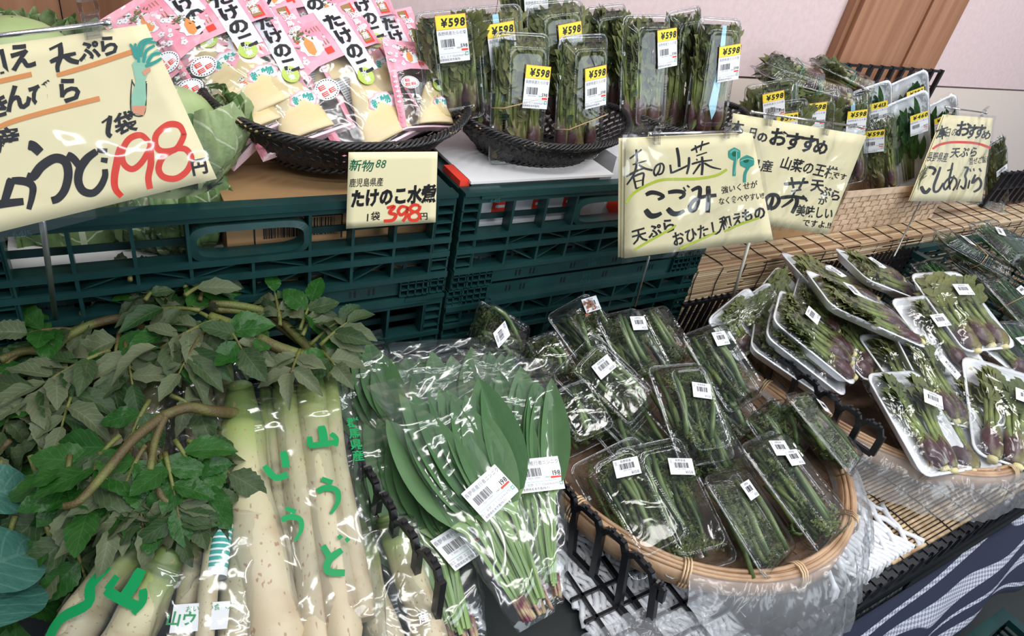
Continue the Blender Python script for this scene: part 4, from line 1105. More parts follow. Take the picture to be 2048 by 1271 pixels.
for h, tl, ro, d, lab, bd in [
 ((1882, 466, .790), (2015, 540, .735), 0, 'clear pack of slim green leaves with a rubber band, upper one at the right edge', (.004, .030, 20), True),
 ((1990, 552, .735), (2080, 650, .680), 0, 'clear pack of slim green leaves with a band, lower one at the right edge', (.02, .02, 10), True),
 ((1905, 505, .740), (1985, 560, .700), 0, 'clear pack of slim greens under the banded pack at the right edge', None, False),
 ((2010, 640, .690), (2090, 740, .650), 0, 'clear pack of slim greens at the right edge below the banded packs', (-.02, .0, 10), False),
 ((1960, 440, .820), (2050, 520, .780), 0, 'clear pack of slim greens behind the upper banded pack', (-.01, .02, 60), False),
 ((1850, 520, .720), (1900, 575, .690), 0, 'clear pack of slim greens behind the trays in front of the ledge', None, False),
 ((2020, 470, .800), (2095, 560, .760), 0, 'clear pack of slim greens cut by the right edge, near the black lattice', None, False)]:
    green_pack(at(*h[:2], z=h[2]), at(*tl[:2], z=tl[2]), ro, d, lab, band=bd)

# ---- wild garlic bags
def garlic_leaf(seed, L, W):
    rr = random.Random(seed); P = []; n = 18; bx = rr.uniform(-.5, .5)
    for i in range(n+1):
        t = i/n; y = L*t
        if t < .40: wd = .0028+.0012*t
        else: q = (t-.40)/.60; wd = max(.0006, W/2*(math.sin(math.pi*q**.8))**.75)
        row = []
        for j in range(7):
            s = -1+2*j/6; row.append((s*wd+.012*bx*t*t, y, (.30*abs(s*wd) if t > .4 else -.5*abs(s)*wd)+.004*math.sin(t*5+seed)-.02*t*t*rr.random()*0))
        P.append(row)
    m = MB(); m.grid(P[:9], MT['garlicstem']); m.grid(P[8:], MT['garlic']); return m.mesh('leaf')
GL = [garlic_leaf(i, .29, (.064, .052, .070, .046)[i % 4]) for i in range(6)]
def bag_mesh(w0, w1, L, hh, hh1=None, seed=0, mat='bag', wr=.003, NU=44, NV=46, flat_top=.14):
    rr = random.Random(seed); ph = [rr.uniform(0, 6) for _ in range(8)]; P = []
    hh1 = hh if hh1 is None else hh1
    for i in range(NV+1):
        t = i/NV; w_ = w1+(w0-w1)*t**.7; e = min(1, t/.12)**.5; h = (hh1+(hh-hh1)*t)*e
        if t > 1-flat_top: h *= max(.06, (1-t)/flat_top)**.8
        row = []
        for j in range(NU):
            a = 2*math.pi*j/NU; c, s = math.cos(a), math.sin(a)
            x = w_/2*math.copysign(abs(c)**.75, c); z = h/2*math.copysign(abs(s)**.8, s)
            wz = wr*(math.sin(x*150+t*9+ph[0])+.7*math.sin(x*90-t*34+ph[1])+.6*math.sin(t*60+x*200+ph[2]))
            row.append((x+wr*.5*math.sin(t*45+ph[3]), -L/2+L*t, h*.5+z+wz*(.5 if s > 0 else .2)))
        P.append(row)
    m = MB(); m.grid(P, MT[mat], True, True, True); return m
GB = [bag_mesh(.150, .055, .36, .028, .022, seed=i, wr=.0016).mesh('clear_bag') for i in range(2)]
def garlic_bag(h, tl, roll, label, n=13, lab=(.02, -.02, 0), seed=0, wk=1, foot=True):
    rr = random.Random(seed); H, Tt = at(*h[:2], z=h[2]), at(*tl[:2], z=tl[2]); mt, L = frame(H, Tt, roll=roll); k = L/.36
    mt = mt @ Matrix.Diagonal((wk, k, 1, 1)) @ Matrix.Translation((0, 0, -.014))
    t = thing('wild_garlic_bag', label, 'vegetable bag', mt, 'clear bags of wild garlic leaves'); place(GB[seed % 2], 'clear_bag', t)
    for i in range(n):
        q = (i-(n-1)/2)/max(1, (n-1)/2); q = q*.8+rr.uniform(-.15, .15)
        place(GL[rr.randrange(6)], 'leaf', t, mat=T(q*.014, -.165+rr.uniform(0, .012), .006+.016*i/n, rx=0, ry=rr.uniform(-20, 20), rz=-q*13+rr.uniform(-2, 2), s=rr.uniform(.88, 1.08)))
    if foot:
        m = MB()
        for i in range(16): x = rr.uniform(-.02, .02); m.tube([(x, -.172+rr.uniform(-.004, .0), rr.uniform(.004, .02)), (x*1.1, -.145, .012)], [.0022, .0026], MT['purple'], 5)
        m.obj('root_end', t, kind='stuff', label='purplish root ends')
    if lab: place(LAB['garlic'], 'price_label', t, mat=T(lab[0], lab[1], lab[3] if len(lab) > 3 else .0305, rz=lab[2]) @ Matrix.Diagonal((1/wk, 1/k, 1, 1)))
    print('garlic', 'L=%.3f' % L); return t
garlic_bag((838, 735, .755), (1082, 1240, .615), 0, 'large front bag of wild garlic leaves, label right of centre, filmy top spread wide', 19, (.006, -.020, -4+22), seed=1, wk=1.06)
garlic_bag((1030, 705, .745), (1098, 1205, .600), 6, 'bag of wild garlic leaves behind the front bag, price 198 readable on its label', 15, (.006, -.018, 5), seed=2, wk=.92)
garlic_bag((742, 800, .700), (925, 1300, .590), 0, 'bag of wild garlic leaves beneath the front bag, its label at the lower edge', 18, (.034, -.063, 16), seed=3, wk=1.28)
garlic_bag((690, 660, .735), (800, 1000, .640), 0, 'bag of wild garlic behind the udo bag at the back', 9, None, seed=4, wk=.8, foot=False)
garlic_bag((870, 672, .735), (930, 1000, .62), 0, 'bag of wild garlic with a mostly empty crinkled top at the back', 8, None, seed=5, foot=False)
garlic_bag((975, 672, .730), (1010, 960, .62), 0, 'bag of wild garlic at the back with an upright corner of stiff film', 7, None, seed=6, wk=.75, foot=False)
garlic_bag((775, 690, .720), (850, 960, .62), 0, 'bag of wild garlic at the back, its empty top folded over', 8, None, seed=7, wk=.9, foot=False)
# ================================================================== UPRIGHT CLEAR PACKS ON THE UPPER LEVEL
def crinkled(seed, n=150, dark=False):
    rr = random.Random(seed); m = MB()
    for _ in range(10):
        x = rr.uniform(-.03, .03); m.tube([(x, -.085, .015), (x*1.1, -.02, .02), (x+rr.uniform(-.01, .01), .05, .02)], [.004, .0035, .002], MT['budstem'], 6)
    for _ in range(n):
        p = Vector((rr.uniform(-.036, .036), .085-.11*rr.random()**1.2 if rr.random() < .8 else rr.uniform(-.08, .08), rr.uniform(.006, .036))); l = rr.uniform(.012, .026); wv = rr.uniform(.0035, .007)
        d = Vector((rr.gauss(0, .6), rr.gauss(.3, .8), rr.gauss(0, .35))).normalized(); sv = d.cross(Vector((rr.uniform(-.5, .5), rr.uniform(-.5, .5), 1))).normalized()*wv; up = Vector((0, 0, -.002))
        vs = [p, p+d*l*.3+sv, p+d*l*.3+up, p+d*l*.3-sv, p+d*l*.7+sv*.8, p+d*l*.7+up*1.4, p+d*l*.7-sv*.8, p+d*l]
        for q in vs: q.x = max(-.041, min(.041, q.x)); q.z = max(.003, min(.040, q.z)); q.y = max(-.086, min(.086, q.y))
        m.add(vs, [(0, 2, 1), (0, 3, 2), (1, 2, 5, 4), (2, 3, 6, 5), (4, 5, 7), (5, 6, 7)], MT['udoleaf' if rr.random() < (.4 if dark else .15) else 'budleaf'], True, [(.5, 0), (1, .3), (.5, .3), (0, .3), (1, .7), (.5, .7), (0, .7), (.5, 1)])
    return m.mesh('leaves')
_rl = [crinkled(10+i, 190, i % 2) for i in range(3)]
UPR = (0, -1, .30)
def herb_pack(h, tl, roll, label, lab=None, seed=0, wk=1.0, lk='price598', band=None, grp='upright clear packs of angelica tree buds at 598 yen', ref=UPR, strip=False, scale=1):
    rr = random.Random(seed*13+1); H, Tt = at(h[0], h[1], y=h[2]), at(tl[0], tl[1], y=tl[2])
    if H.x > 1.12: ref = (-.75, -1, .3)      # this group is turned towards the passage on the left
    mt, L = frame(H, Tt, ref=ref, roll=roll); k = L/PL
    mt = mt @ Matrix.Diagonal((wk, k, 1, 1)) @ Matrix.Translation((0, 0, -.03))
    t = thing('clear_pack', label, 'vegetable pack', mt, grp); place(BASE, 'clear_base', t); place(LID, 'clear_lid', t); place(RIM, 'pack_rim', t)
    for i in range(4):
        b = BUD[rr.randrange(4)]; x = (i-1.5)*.021; o = place(b[0], 'bud', t, mat=T(x, -.012+rr.uniform(-.01, .012), .012+.010*(i % 2), ry=rr.uniform(-40, 40), rz=rr.uniform(-8, 8), s=(1.15, 1.15, .8)))
        place(b[2], 'stem', o); place(b[3], 'leaflet', o, kind='stuff')
    place(_rl[seed % 3], 'leaves', t, kind='stuff')
    if lab:
        place(LAB[lk], 'price_label', t, mat=T(lab[0], lab[1], .0462, rz=lab[2]) @ Matrix.Diagonal((1/wk, 1/k, 1, 1)))
    if band is not None:
        m = MB(); b = band; m.tube([(.053, b+.01, .022), (.043, b+.008, .0458), (-.043, b-.008, .0458), (-.053, b-.01, .022), (-.04, b-.008, -.0012), (.04, b+.008, -.0012)], .0009, MT['band'], 5, closed=True); m.obj('rubber_band', t)
    if strip:
        m = MB(); m.grid([[(-.006+x*.0, .085, .041), (.004, .085, .041)], [(-.004, .02, .0425), (.010, .02, .0425)], [(-.012, -.04, .0425), (.008, -.05, .0425)], [(.0, -.062, .042), (.001, -.064, .042)]], MT['blue']); m.obj('blue_sheet', t)
    return t
HP = [
 ((1050, 68, .940), (1036, 328, .895), 0, 'clear pack at 598 yen with a rubber band, front left of the basket', (.018, .022, -3), .98, .0, False),
 ((1174, 72, .940), (1160, 322, .900), 4, 'clear pack at 598 yen with a slanted rubber band, front right of the basket', (.012, .022, 5), 1.0, -.03, False),
 ((985, 14, .975), (1000, 262, .935), -6, 'tall clear pack at 598 yen behind the banded pair, at its left', (.006, .040, 4), 1.0, None, True),
 ((1115, 4, .990), (1120, 240, .950), 0, 'clear pack at 598 yen standing behind the banded pair', (.014, .030, 4), 1.05, None, False),
 ((1300, 32, .990), (1289, 270, .930), 0, 'clear pack at 598 yen with bright stems, right of the banded pair', (.030, .045, 6), 1.05, None, False),
 ((1446, 38, .985), (1410, 275, .930), -14, 'clear pack at 598 yen with a blue strip inside, rightmost of the upright row', (.020, .028, 8), .9, None, True),
 ((893, 22, .975), (918, 240, .935), -10, 'clear pack leaning against the pink bamboo shoot packs', (.0, .050, 0), .9, None, False),
 ((1216, 12, 1.03), (1215, 235, .99), 0, 'clear pack with its yellow price turned away, at the back of the row', None, .9, None, False),
 ((1375, 20, 1.02), (1360, 260, .985), 0, 'clear pack of leafy buds standing between the bright-stemmed and blue-stripped packs', None, .85, None, False),
 ((1060, -40, 1.05), (1070, 180, 1.01), 0, 'clear pack at 598 yen cut off by the photo\'s top edge', (.0, .050, 0), .95, None, False),
 ((1545, 165, 1.02), (1540, 330, .975), 0, 'upright clear pack at 598 yen, leftmost behind the second yellow card', (.0, .045, 4), 1.1, None, False),
 ((1632, 188, 1.00), (1622, 360, .955), 0, 'upright clear pack at 598 yen behind the middle of the second yellow card', (-.004, .052, -3), 1.1, None, False),
 ((1704, 190, 1.00), (1694, 370, .955), 0, 'upright clear pack at 598 yen above the right corner of the second yellow card', (.008, .042, -4), .95, None, True),
 ((1572, 205, .985), (1560, 370, .95), 0, 'upright clear pack at 598 yen with only its label clear of the card', (.0, .045, 0), .95, None, False),
]
for i, (h, tl, ro, d, lab, wk, bd, st) in enumerate(HP): herb_pack(h, tl, ro, d, lab, i, wk, band=bd, strip=st)
herb_pack((1752, 238, .965), (1765, 385, .925), -14, 'tall clear pack leaning on the herb trays, right of the second yellow card', (-.014, .052, -8), 21, .85, lk='price598', grp='clear packs around the pale chip basket', strip=False)
herb_pack((1994, 285, .97), (1999, 425, .93), 6, 'clear pack of green stems standing right of the third yellow card', (.0, .030, 4), 23, .62, lk='small', grp='clear packs around the pale chip basket')
def lying(h, tl, label, seed, roll=0, wk=1):
    H, Tt = at(h[0], h[1], y=h[2]), at(tl[0], tl[1], y=tl[2]); mt, L = frame(H, Tt, roll=roll); mt = mt @ Matrix.Diagonal((wk, L/PL, 1, 1)) @ Matrix.Translation((0, 0, -.03))
    t = thing('clear_pack', label, 'vegetable pack', mt, 'clear packs lying on top of the upright packs'); place(BASE, 'clear_base', t); place(LID, 'clear_lid', t); place(RIM, 'pack_rim', t)
    rr = random.Random(seed)
    for i in range(4):
        b = BUD[i % 4]; o = place(b[0], 'bud', t, mat=T((i-1.5)*.021, -.01, .014+.01*(i % 2), ry=rr.uniform(-60, 60), rz=rr.uniform(-8, 8), s=1.12)); place(b[1], 'cut_end', o); place(b[2], 'stem', o); place(b[3], 'leaflet', o, kind='stuff')
    place(_rl[0], 'leaves', t, kind='stuff')
    m = MB(); m.tube([(.053, .01, .022), (.043, .008, .0458), (-.043, -.008, .0458), (-.053, -.01, .022), (-.04, -.008, -.0012), (.04, .008, -.0012)], .0009, MT['teal'], 5, closed=True); m.obj('green_band', t)
lying((1535, 112, 1.13), (1652, 160, 1.02), 'clear pack with a green band lying across the top, by the wooden post', 1)
lying((1632, 118, 1.16), (1745, 172, 1.06), 'clear pack lying across the top just beside the wooden post', 2)
lying((1520, 135, 1.10), (1700, 186, 1.00), 'clear pack of stems lying under the two top packs by the post', 3)
lying((1905, 390, 1.02), (2010, 412, .90), 'clear pack of leafy stems lying on the ledge under the third yellow card', 4, wk=.8)

# ---- white foam trays of green herb standing in the chip basket
_hb = []
for s_ in range(3):
    rr = random.Random(s_+40); m = MB()
    for i in range(46):
        t0 = rr.uniform(-.5, .8); x = rr.uniform(-.036, .036); y = -.04+.09*rr.random(); a = math.radians(rr.uniform(-40, 40)); l = rr.uniform(.03, .055); w_ = rr.uniform(.006, .011); z = .006+.018*rr.random()
        P = []
        for j in range(6): t = j/5; q = w_*math.sin(math.pi*min(1, .06+t*.94))**.8; P.append([(x+math.sin(a)*l*t+math.cos(a)*q*s, y+math.cos(a)*l*t-math.sin(a)*q*s, z+.006*t+abs(s)*.002) for s in (-1, 0, 1)])
        m.grid(P, MT['udogreen'])
    for i in range(14): x = rr.uniform(-.02, .02); m.tube([(x*.8, -.08, .012), (x, -.04, .012), (x*1.6, .02, .014)], .0013, MT['budstem'], 5)
    _hb.append(m.mesh('herb_leaves'))
def herb_tray(h, tl, label, lk, lab, seed=0, wk=.9):
    H, Tt = at(h[0], h[1], y=h[2]), at(tl[0], tl[1], y=tl[2]); mt, L = frame(H, Tt, ref=(-.8, -1, .3)); k = L/.20
    mt = mt @ Matrix.Diagonal((wk, k, 1, 1)) @ Matrix.Translation((0, 0, -.02))
    t = thing('herb_tray', label, 'vegetable tray', mt, 'white foam trays of green herb leaves in the chip basket'); place(TRAY, 'foam_tray', t); place(WRAP, 'clear_wrap', t)
    place(_hb[seed % 3], 'herb_leaves', t, kind='stuff')
    place(LAB[lk], 'price_label', t, mat=T(lab[0], lab[1], .0405, rz=lab[2]) @ Matrix.Diagonal((.95/wk, .95/k, 1, 1)))
herb_tray((1811, 196, .985), (1822, 378, .935), 'white foam tray of green leaves at 460 yen, front of the chip basket', 'price460', (.022, .048, -3), 0, .95)
herb_tray((1812, 156, 1.05), (1822, 330, 1.01), 'white foam tray of green leaves at 382 yen, behind the 460 yen tray', 'price382', (.012, .058, -3), 1, .95)
herb_tray((1874, 205, 1.02), (1886, 370, .98), 'white foam tray of green leaves at 288 yen, half behind the third yellow card', 'price288', (.0, .058, -3), 2, .9)
herb_tray((1742, 172, 1.04), (1745, 350, 1.0), 'white foam tray at 413 yen left of the 382 yen tray', 'price413', (.010, .048, -4), 0, .85)

# ================================================================== PINK BAMBOO SHOOT PACKS
def shoot_pack_meshes():
    W, L = .135, .225; hw, hl = W/2, L/2; out = []
    def Z(x, y):        # pillow bulge, flat at the seams
        return .018*(1-(x/hw)**2)**.6*max(0, (1-((y+.03)/hl*.85)**2))**.6 if abs(x) < hw and abs(y) < hl else 0
    def gridsheet(x0, x1, y0, y1, mat, off, nx=14, ny=20, back=False):
        m = MB(); m.grid([[(x, y, (-1 if back else 1)*Z(x, y)+off+.0012*math.sin(x*95+y*60)*math.sin(y*80)) for x in np.linspace(x0, x1, nx)] for y in np.linspace(y0, y1, ny)], MT[mat]); return m
    m = gridsheet(-hw, hw, -hl, hl, 'bag', .0004, 22, 34); b = gridsheet(-hw, hw, -hl, hl, 'bagback', -.0004, 12, 16, True); m.add(b.v, b.f, MT['bagback'], True)
    out.append(('clear_film', m.mesh('shoot_film')))
    # printed pink head and side bands, following the film
    def S(V, F, mat, off=.0012):
        m_.add([(p[0], p[1], Z(p[0], p[1])+.0004+.0012*math.sin(p[0]*95+p[1]*60)*math.sin(p[1]*80)+off) for p in V], F, mat)
    def patch(x0, x1, y0, y1, mat, off, nx=8, ny=10, xf=None):
        V = []; F = []
        for j in range(ny+1):
            y = y0+(y1-y0)*j/ny
            for i in range(nx+1):
                x = x0+(x1-x0)*i/nx
                V.append((x, y) if xf is None else xf(x, y))
        for j in range(ny):
            for i in range(nx): a = j*(nx+1)+i; F.append((a, a+1, a+nx+2, a+nx+1))
        S(V, F, mat, off)
    m_ = MB(); low = lambda x, y: (x, y if y > .035 else y+.018*math.sin((x/hw+1)*1.3))
    patch(-hw, hw, .025, hl, MT['pink'], .0006, 12, 8, low)
    patch(-hw, -hw+.009, -hl, .03, MT['pink'], .0006, 2, 14); patch(hw-.009, hw, -hl, .03, MT['pink'], .0006, 2, 14); patch(-hw, hw, -hl, -hl+.008, MT['pinkl'], .0007, 12, 2)
    out.append(('pink_print', m_.mesh('shoot_print')))
    m_ = MB(); patch(.004, .036, .0, hl, MT['lilac'], .0010, 4, 10)                    # pale band with the name
    rr = random.Random(5)
    def disc(cx, cy, r, mat, off, n=14, e=1.0, w_=None): S([(cx, cy)]+[(cx+r*math.cos(2*math.pi*i/n)*(1 if w_ is None else 1+w_*math.cos(8*2*math.pi*i/n)), cy+e*r*math.sin(2*math.pi*i/n)*(1 if w_ is None else 1+w_*math.cos(8*2*math.pi*i/n))) for i in range(n)], [(0, i+1, (i+1) % n+1) for i in range(n)], mat, off)
    def flower(cx, cy, r, mat, off):
        for k in range(5): a = 2*math.pi*k/5+cx*40; disc(cx+r*.6*math.cos(a), cy+r*.6*math.sin(a), r*.42, mat, off, 7)
    for _ in range(46):
        x, y = rr.uniform(-hw+.003, hw-.003), rr.uniform(.045, hl-.003)
        if -.0 < x < .040: continue
        flower(x, y, rr.uniform(.002, .0045), MT['white'], .0010)
    for i in range(22): s = 1 if i % 2 else -1; flower(s*(hw-.0045), -hl+.01+i*.006, .003, MT['white'] if i > 8 else MT['pink'], .0011)
    for _ in range(16): flower(rr.uniform(.006, .034), rr.uniform(.01, .105), rr.uniform(.002, .004), MT['pinkl'], .0013)
    for _ in range(26):           # little picture: green leaves over an orange shoot
        x, y = -.030+rr.gauss(0, .009), .086+rr.gauss(0, .006); a = rr.uniform(0, 3); S([(x, y), (x+.006*math.cos(a), y+.006*math.sin(a)), (x+.003*math.cos(a+.9), y+.003*math.sin(a+.9))], [(0, 1, 2)], MT['fern'], .0014)
    disc(-.026, .066, .0145, MT['white'], .0012, 18, 1.1, .12); S([(-.034, .058), (-.030, .052), (-.024, .056), (-.022, .070), (-.027, .082), (-.033, .074)], [(0, 1, 2, 3, 4, 5)], MT['orange'], .0016)
    for x in (-.005, -.009, -.013): S([(x, .06), (x+.001, .06), (x+.001, .092), (x, .092)], [(0, 1, 2, 3)], MT['brown'], .0016)
    S([(-.014, .046), (-.004, .046), (-.004, .056), (-.014, .056)], [(0, 1, 2, 3)], MT['red'], .0015)
    V, F = text2d('たけのこ', .0262, bold=.045, vertical=True); S([(p[0]+.0195, p[1]+.050) for p in V], F, MT['ink'], .0018)
    S([(.042, .040), (.057, .040), (.057, .108), (.042, .108)], [(0, 1, 2, 3)], MT['red'], .0012); S([(.042, .043), (.0545, .043), (.0545, .108), (.042, .108)], [(0, 1, 2, 3)], MT['brown'], .0014)
    V, F = text2d('鹿児島県産', .0115, bold=.02, vertical=True); S([(p[0]+.0483, p[1]+.076) for p in V], F, MT['white'], .0018)
    disc(.014, -.004, .0115, MT['lgreen'], .0014, 16, 1.2); V, F = text2d('水煮', .010, bold=.015, vertical=True); S([(p[0]+.014, p[1]-.004) for p in V], F, MT['white'], .0018)
    disc(-.040, .002, .0155, MT['white'], .0014, 24); 
    for k in range(26): a = 2*math.pi*k/26; disc(-.040+.0132*math.cos(a), .002+.0132*math.sin(a), .0009, MT['ink'], .0017, 5)
    for cx, cy in ((-.0445, .0065), (-.0445, -.0035), (-.0345, -.002)):      # three red combs of the badge
        for q in range(3): S([(cx-.004, cy-.0032+q*.0025), (cx+.0035, cy-.0032+q*.0025), (cx+.0035, cy-.0018+q*.0025), (cx-.004, cy-.0018+q*.0025)], [(0, 1, 2, 3)], MT['red'], .0018)
        S([(cx-.0045, cy-.0032), (cx-.003, cy-.0035), (cx-.003, cy+.0035), (cx-.0045, cy+.003)], [(0, 1, 2, 3)], MT['red'], .0018)
    disc(.014, -.048, .019, MT['pink'], .0014, 32, .8, .07); disc(.014, -.048, .0165, MT['white'], .0016, 32, .78, .06); V, F = text2d('新物', .0145, bold=.03); S([(p[0]+.014, p[1]-.046) for p in V], F, MT['teal'], .0019)
    V, F = text2d('たけのこ', .005); S([(p[0]+.014, p[1]-.057) for p in V], F, MT['pink'], .0019)
    out.append(('printed_design', m_.mesh('shoot_design')))
    m = MB(); m.box((.018, -.012, -.004), (.070, .052, .0004), MT['white']); 
    for i in range(13): 
        for c in range(9): m.box((.018-.031+c*.0076, .011-i*.0037, -.0036), (.006, .0011, .0002), MT['grey'])
    out.append(('inner_leaflet', m.mesh('shoot_leaflet')))
    P = []                # the boiled shoot: half cone with ridges
    for i in range(26):
        t = i/25; r = .036*(1-t)**.6+.003; y = -.100+.110*t
        P.append([(.006*t+r*math.cos(a)*(1+.02*math.sin(t*80)), y, .010+.55*r*math.sin(a)*.62*(1+.035*math.sin(t*70))) for a in np.linspace(0, 2*math.pi, 21)[:-1]])
    m = MB(); m.grid(P, MT['shoot'], True, True, False); m.f.append(list(range(0, 20))[::-1]); m.m.append(0); m.sm.append(False)
    out.append(('bamboo_shoot', m.mesh('bamboo_shoot')))
    return out
SHP = shoot_pack_meshes()
def shoot_pack(h, tl, roll, label, wk=1.0, seed=0):
    H, Tt = at(h[0], h[1], y=h[2]), at(tl[0], tl[1], y=tl[2]); L0 = (Tt-H).length; Tt = H+(Tt-H)*(max(L0, .185 if seed == 0 and h[2] > 1.03 else .12)/L0)
    mt, L = frame(H, Tt, ref=(0, -1, .5), roll=roll)
    t = thing('bamboo_shoot_pack', label, 'vegetable pack', mt @ Matrix.Diagonal((wk, L/.225, 1, 1)), 'pink printed packs of boiled bamboo shoot')
    for n, me in SHP: place(me, n, t)
    print('shoot', 'L=%.3f' % L); return t
for a in [
 ((620, 28, 1.040), (782, 296, .915), 8, 'pink bamboo shoot pack at the very front, shoot and seasonal stamp in full view', 1.2),
 ((488, 30, 1.040), (622, 288, .920), 0, 'pink bamboo shoot pack left of the front one, round three-part badge showing', 1.08),
 ((376, 40, 1.055), (510, 262, .942), -6, 'pink bamboo shoot pack second from the left, side band curving to the basket rim', 1.15),
 ((335, 85, 1.060), (462, 205, .985), -8, 'pink bamboo shoot pack lowest at the far left, touching the cabbage', 1.0),
 ((740, 30, 1.060), (835, 270, .960), 8, 'pink bamboo shoot pack behind the front one, gold origin tag at its right', 1.15),
 ((830, 85, 1.010), (866, 262, .930), 16, 'small-looking pink bamboo shoot pack furthest right, turned away', .95),
 ((300, -20, 1.080), (440, 150, 1.000), -6, 'pink bamboo shoot pack at the back left, only its flowered head in view', 1.15),
 ((470, -45, 1.090), (560, 150, 1.010), 0, 'pink bamboo shoot pack in the back row behind the badge pack', 1.15),
 ((560, -60, 1.100), (640, 120, 1.020), 4, 'pink bamboo shoot pack in the back row, centre, leaf picture at the top', 1.15),
 ((670, -30, 1.085), (750, 150, 1.010), 4, 'pink bamboo shoot pack in the back row behind the front pack\'s top edge', 1.15),
 ((395, -10, 1.060), (500, 160, .985), -4, 'pink bamboo shoot pack in the second row at the left, name half showing', 1.15)]:
    shoot_pack(a[0], a[1], a[2], a[3], a[4])

# ================================================================== CABBAGES
def cabbage(c, r, label, seed, rot=0):
    rr = random.Random(seed); t = thing('cabbage', label, 'cabbage', Matrix.Translation(c) @ Matrix.Rotation(rot, 4, 'Z'), 'green cabbages in the left crate')
    m = MB(); m.grid([[(r*.86*math.sin(p)*math.cos(a), r*.86*math.sin(p)*math.sin(a), r*.80*math.cos(p)) for a in np.linspace(0, 2*math.pi, 25)[:-1]] for p in np.linspace(.02, math.pi-.02, 14)], MT['cabbagecore'], True, True, False); m.obj('core', t)
    for k in range(15):
        a0 = k*2.4+seed; tilt = rr.uniform(.0, .5); ex = rr.uniform(.90, 1.10); flare = rr.uniform(.0, .30); hw = rr.uniform(.55, .85); P = []
        for i in range(23):
            t_ = i/22; ph = math.pi*(.98-.68*t_); row = []
            for j in range(27):
                s = -1+2*j/26; aa = a0+s*hw*(.35+.65*math.sin(math.pi*min(1, t_*.62+.08)))
                R_ = r*(ex+.022*abs(math.sin(s*14+4*t_))*math.sin(t_*17+k)+.015*math.sin(t_*37+s*31+k)+flare*t_**3+.16*t_*abs(s)**2*math.sin(t_*9+s*11+k)+.07*t_**2*math.sin(s*9+k*2)+.10*abs(s)**5+.040*math.sin(t_*22+s*9+k)*math.sin(s*13+t_*5)+.02*(abs(s) < .1))
                row.append((R_*math.sin(ph)*math.cos(aa), R_*math.sin(ph)*math.sin(aa), R_*.92*math.cos(ph)))
            P.append(row)
        m = MB(); m.grid(P, MT['cabbage']); m.obj('leaf', t)
    return t
cabbage(at(395, 262, y=.93)+Vector((-.03, .0, .0)), .072, 'green cabbage with curling outer leaves behind the big card, against the bamboo shoot basket', 3, .4)
cabbage(at(372, 385, y=.925)+Vector((-.02, .0, -.02)), .066, 'lower green cabbage resting in the crate beneath the other one', 8, 1.2)
cabbage(at(60, 45, y=1.02)+Vector((-.02, .05, -.075)), .085, 'pale green cabbage at the top left corner above the big card', 12, 2.)
cabbage(at(150, 420, y=1.0), .075, 'green cabbage hidden in the crate behind the big card', 15, 2.)
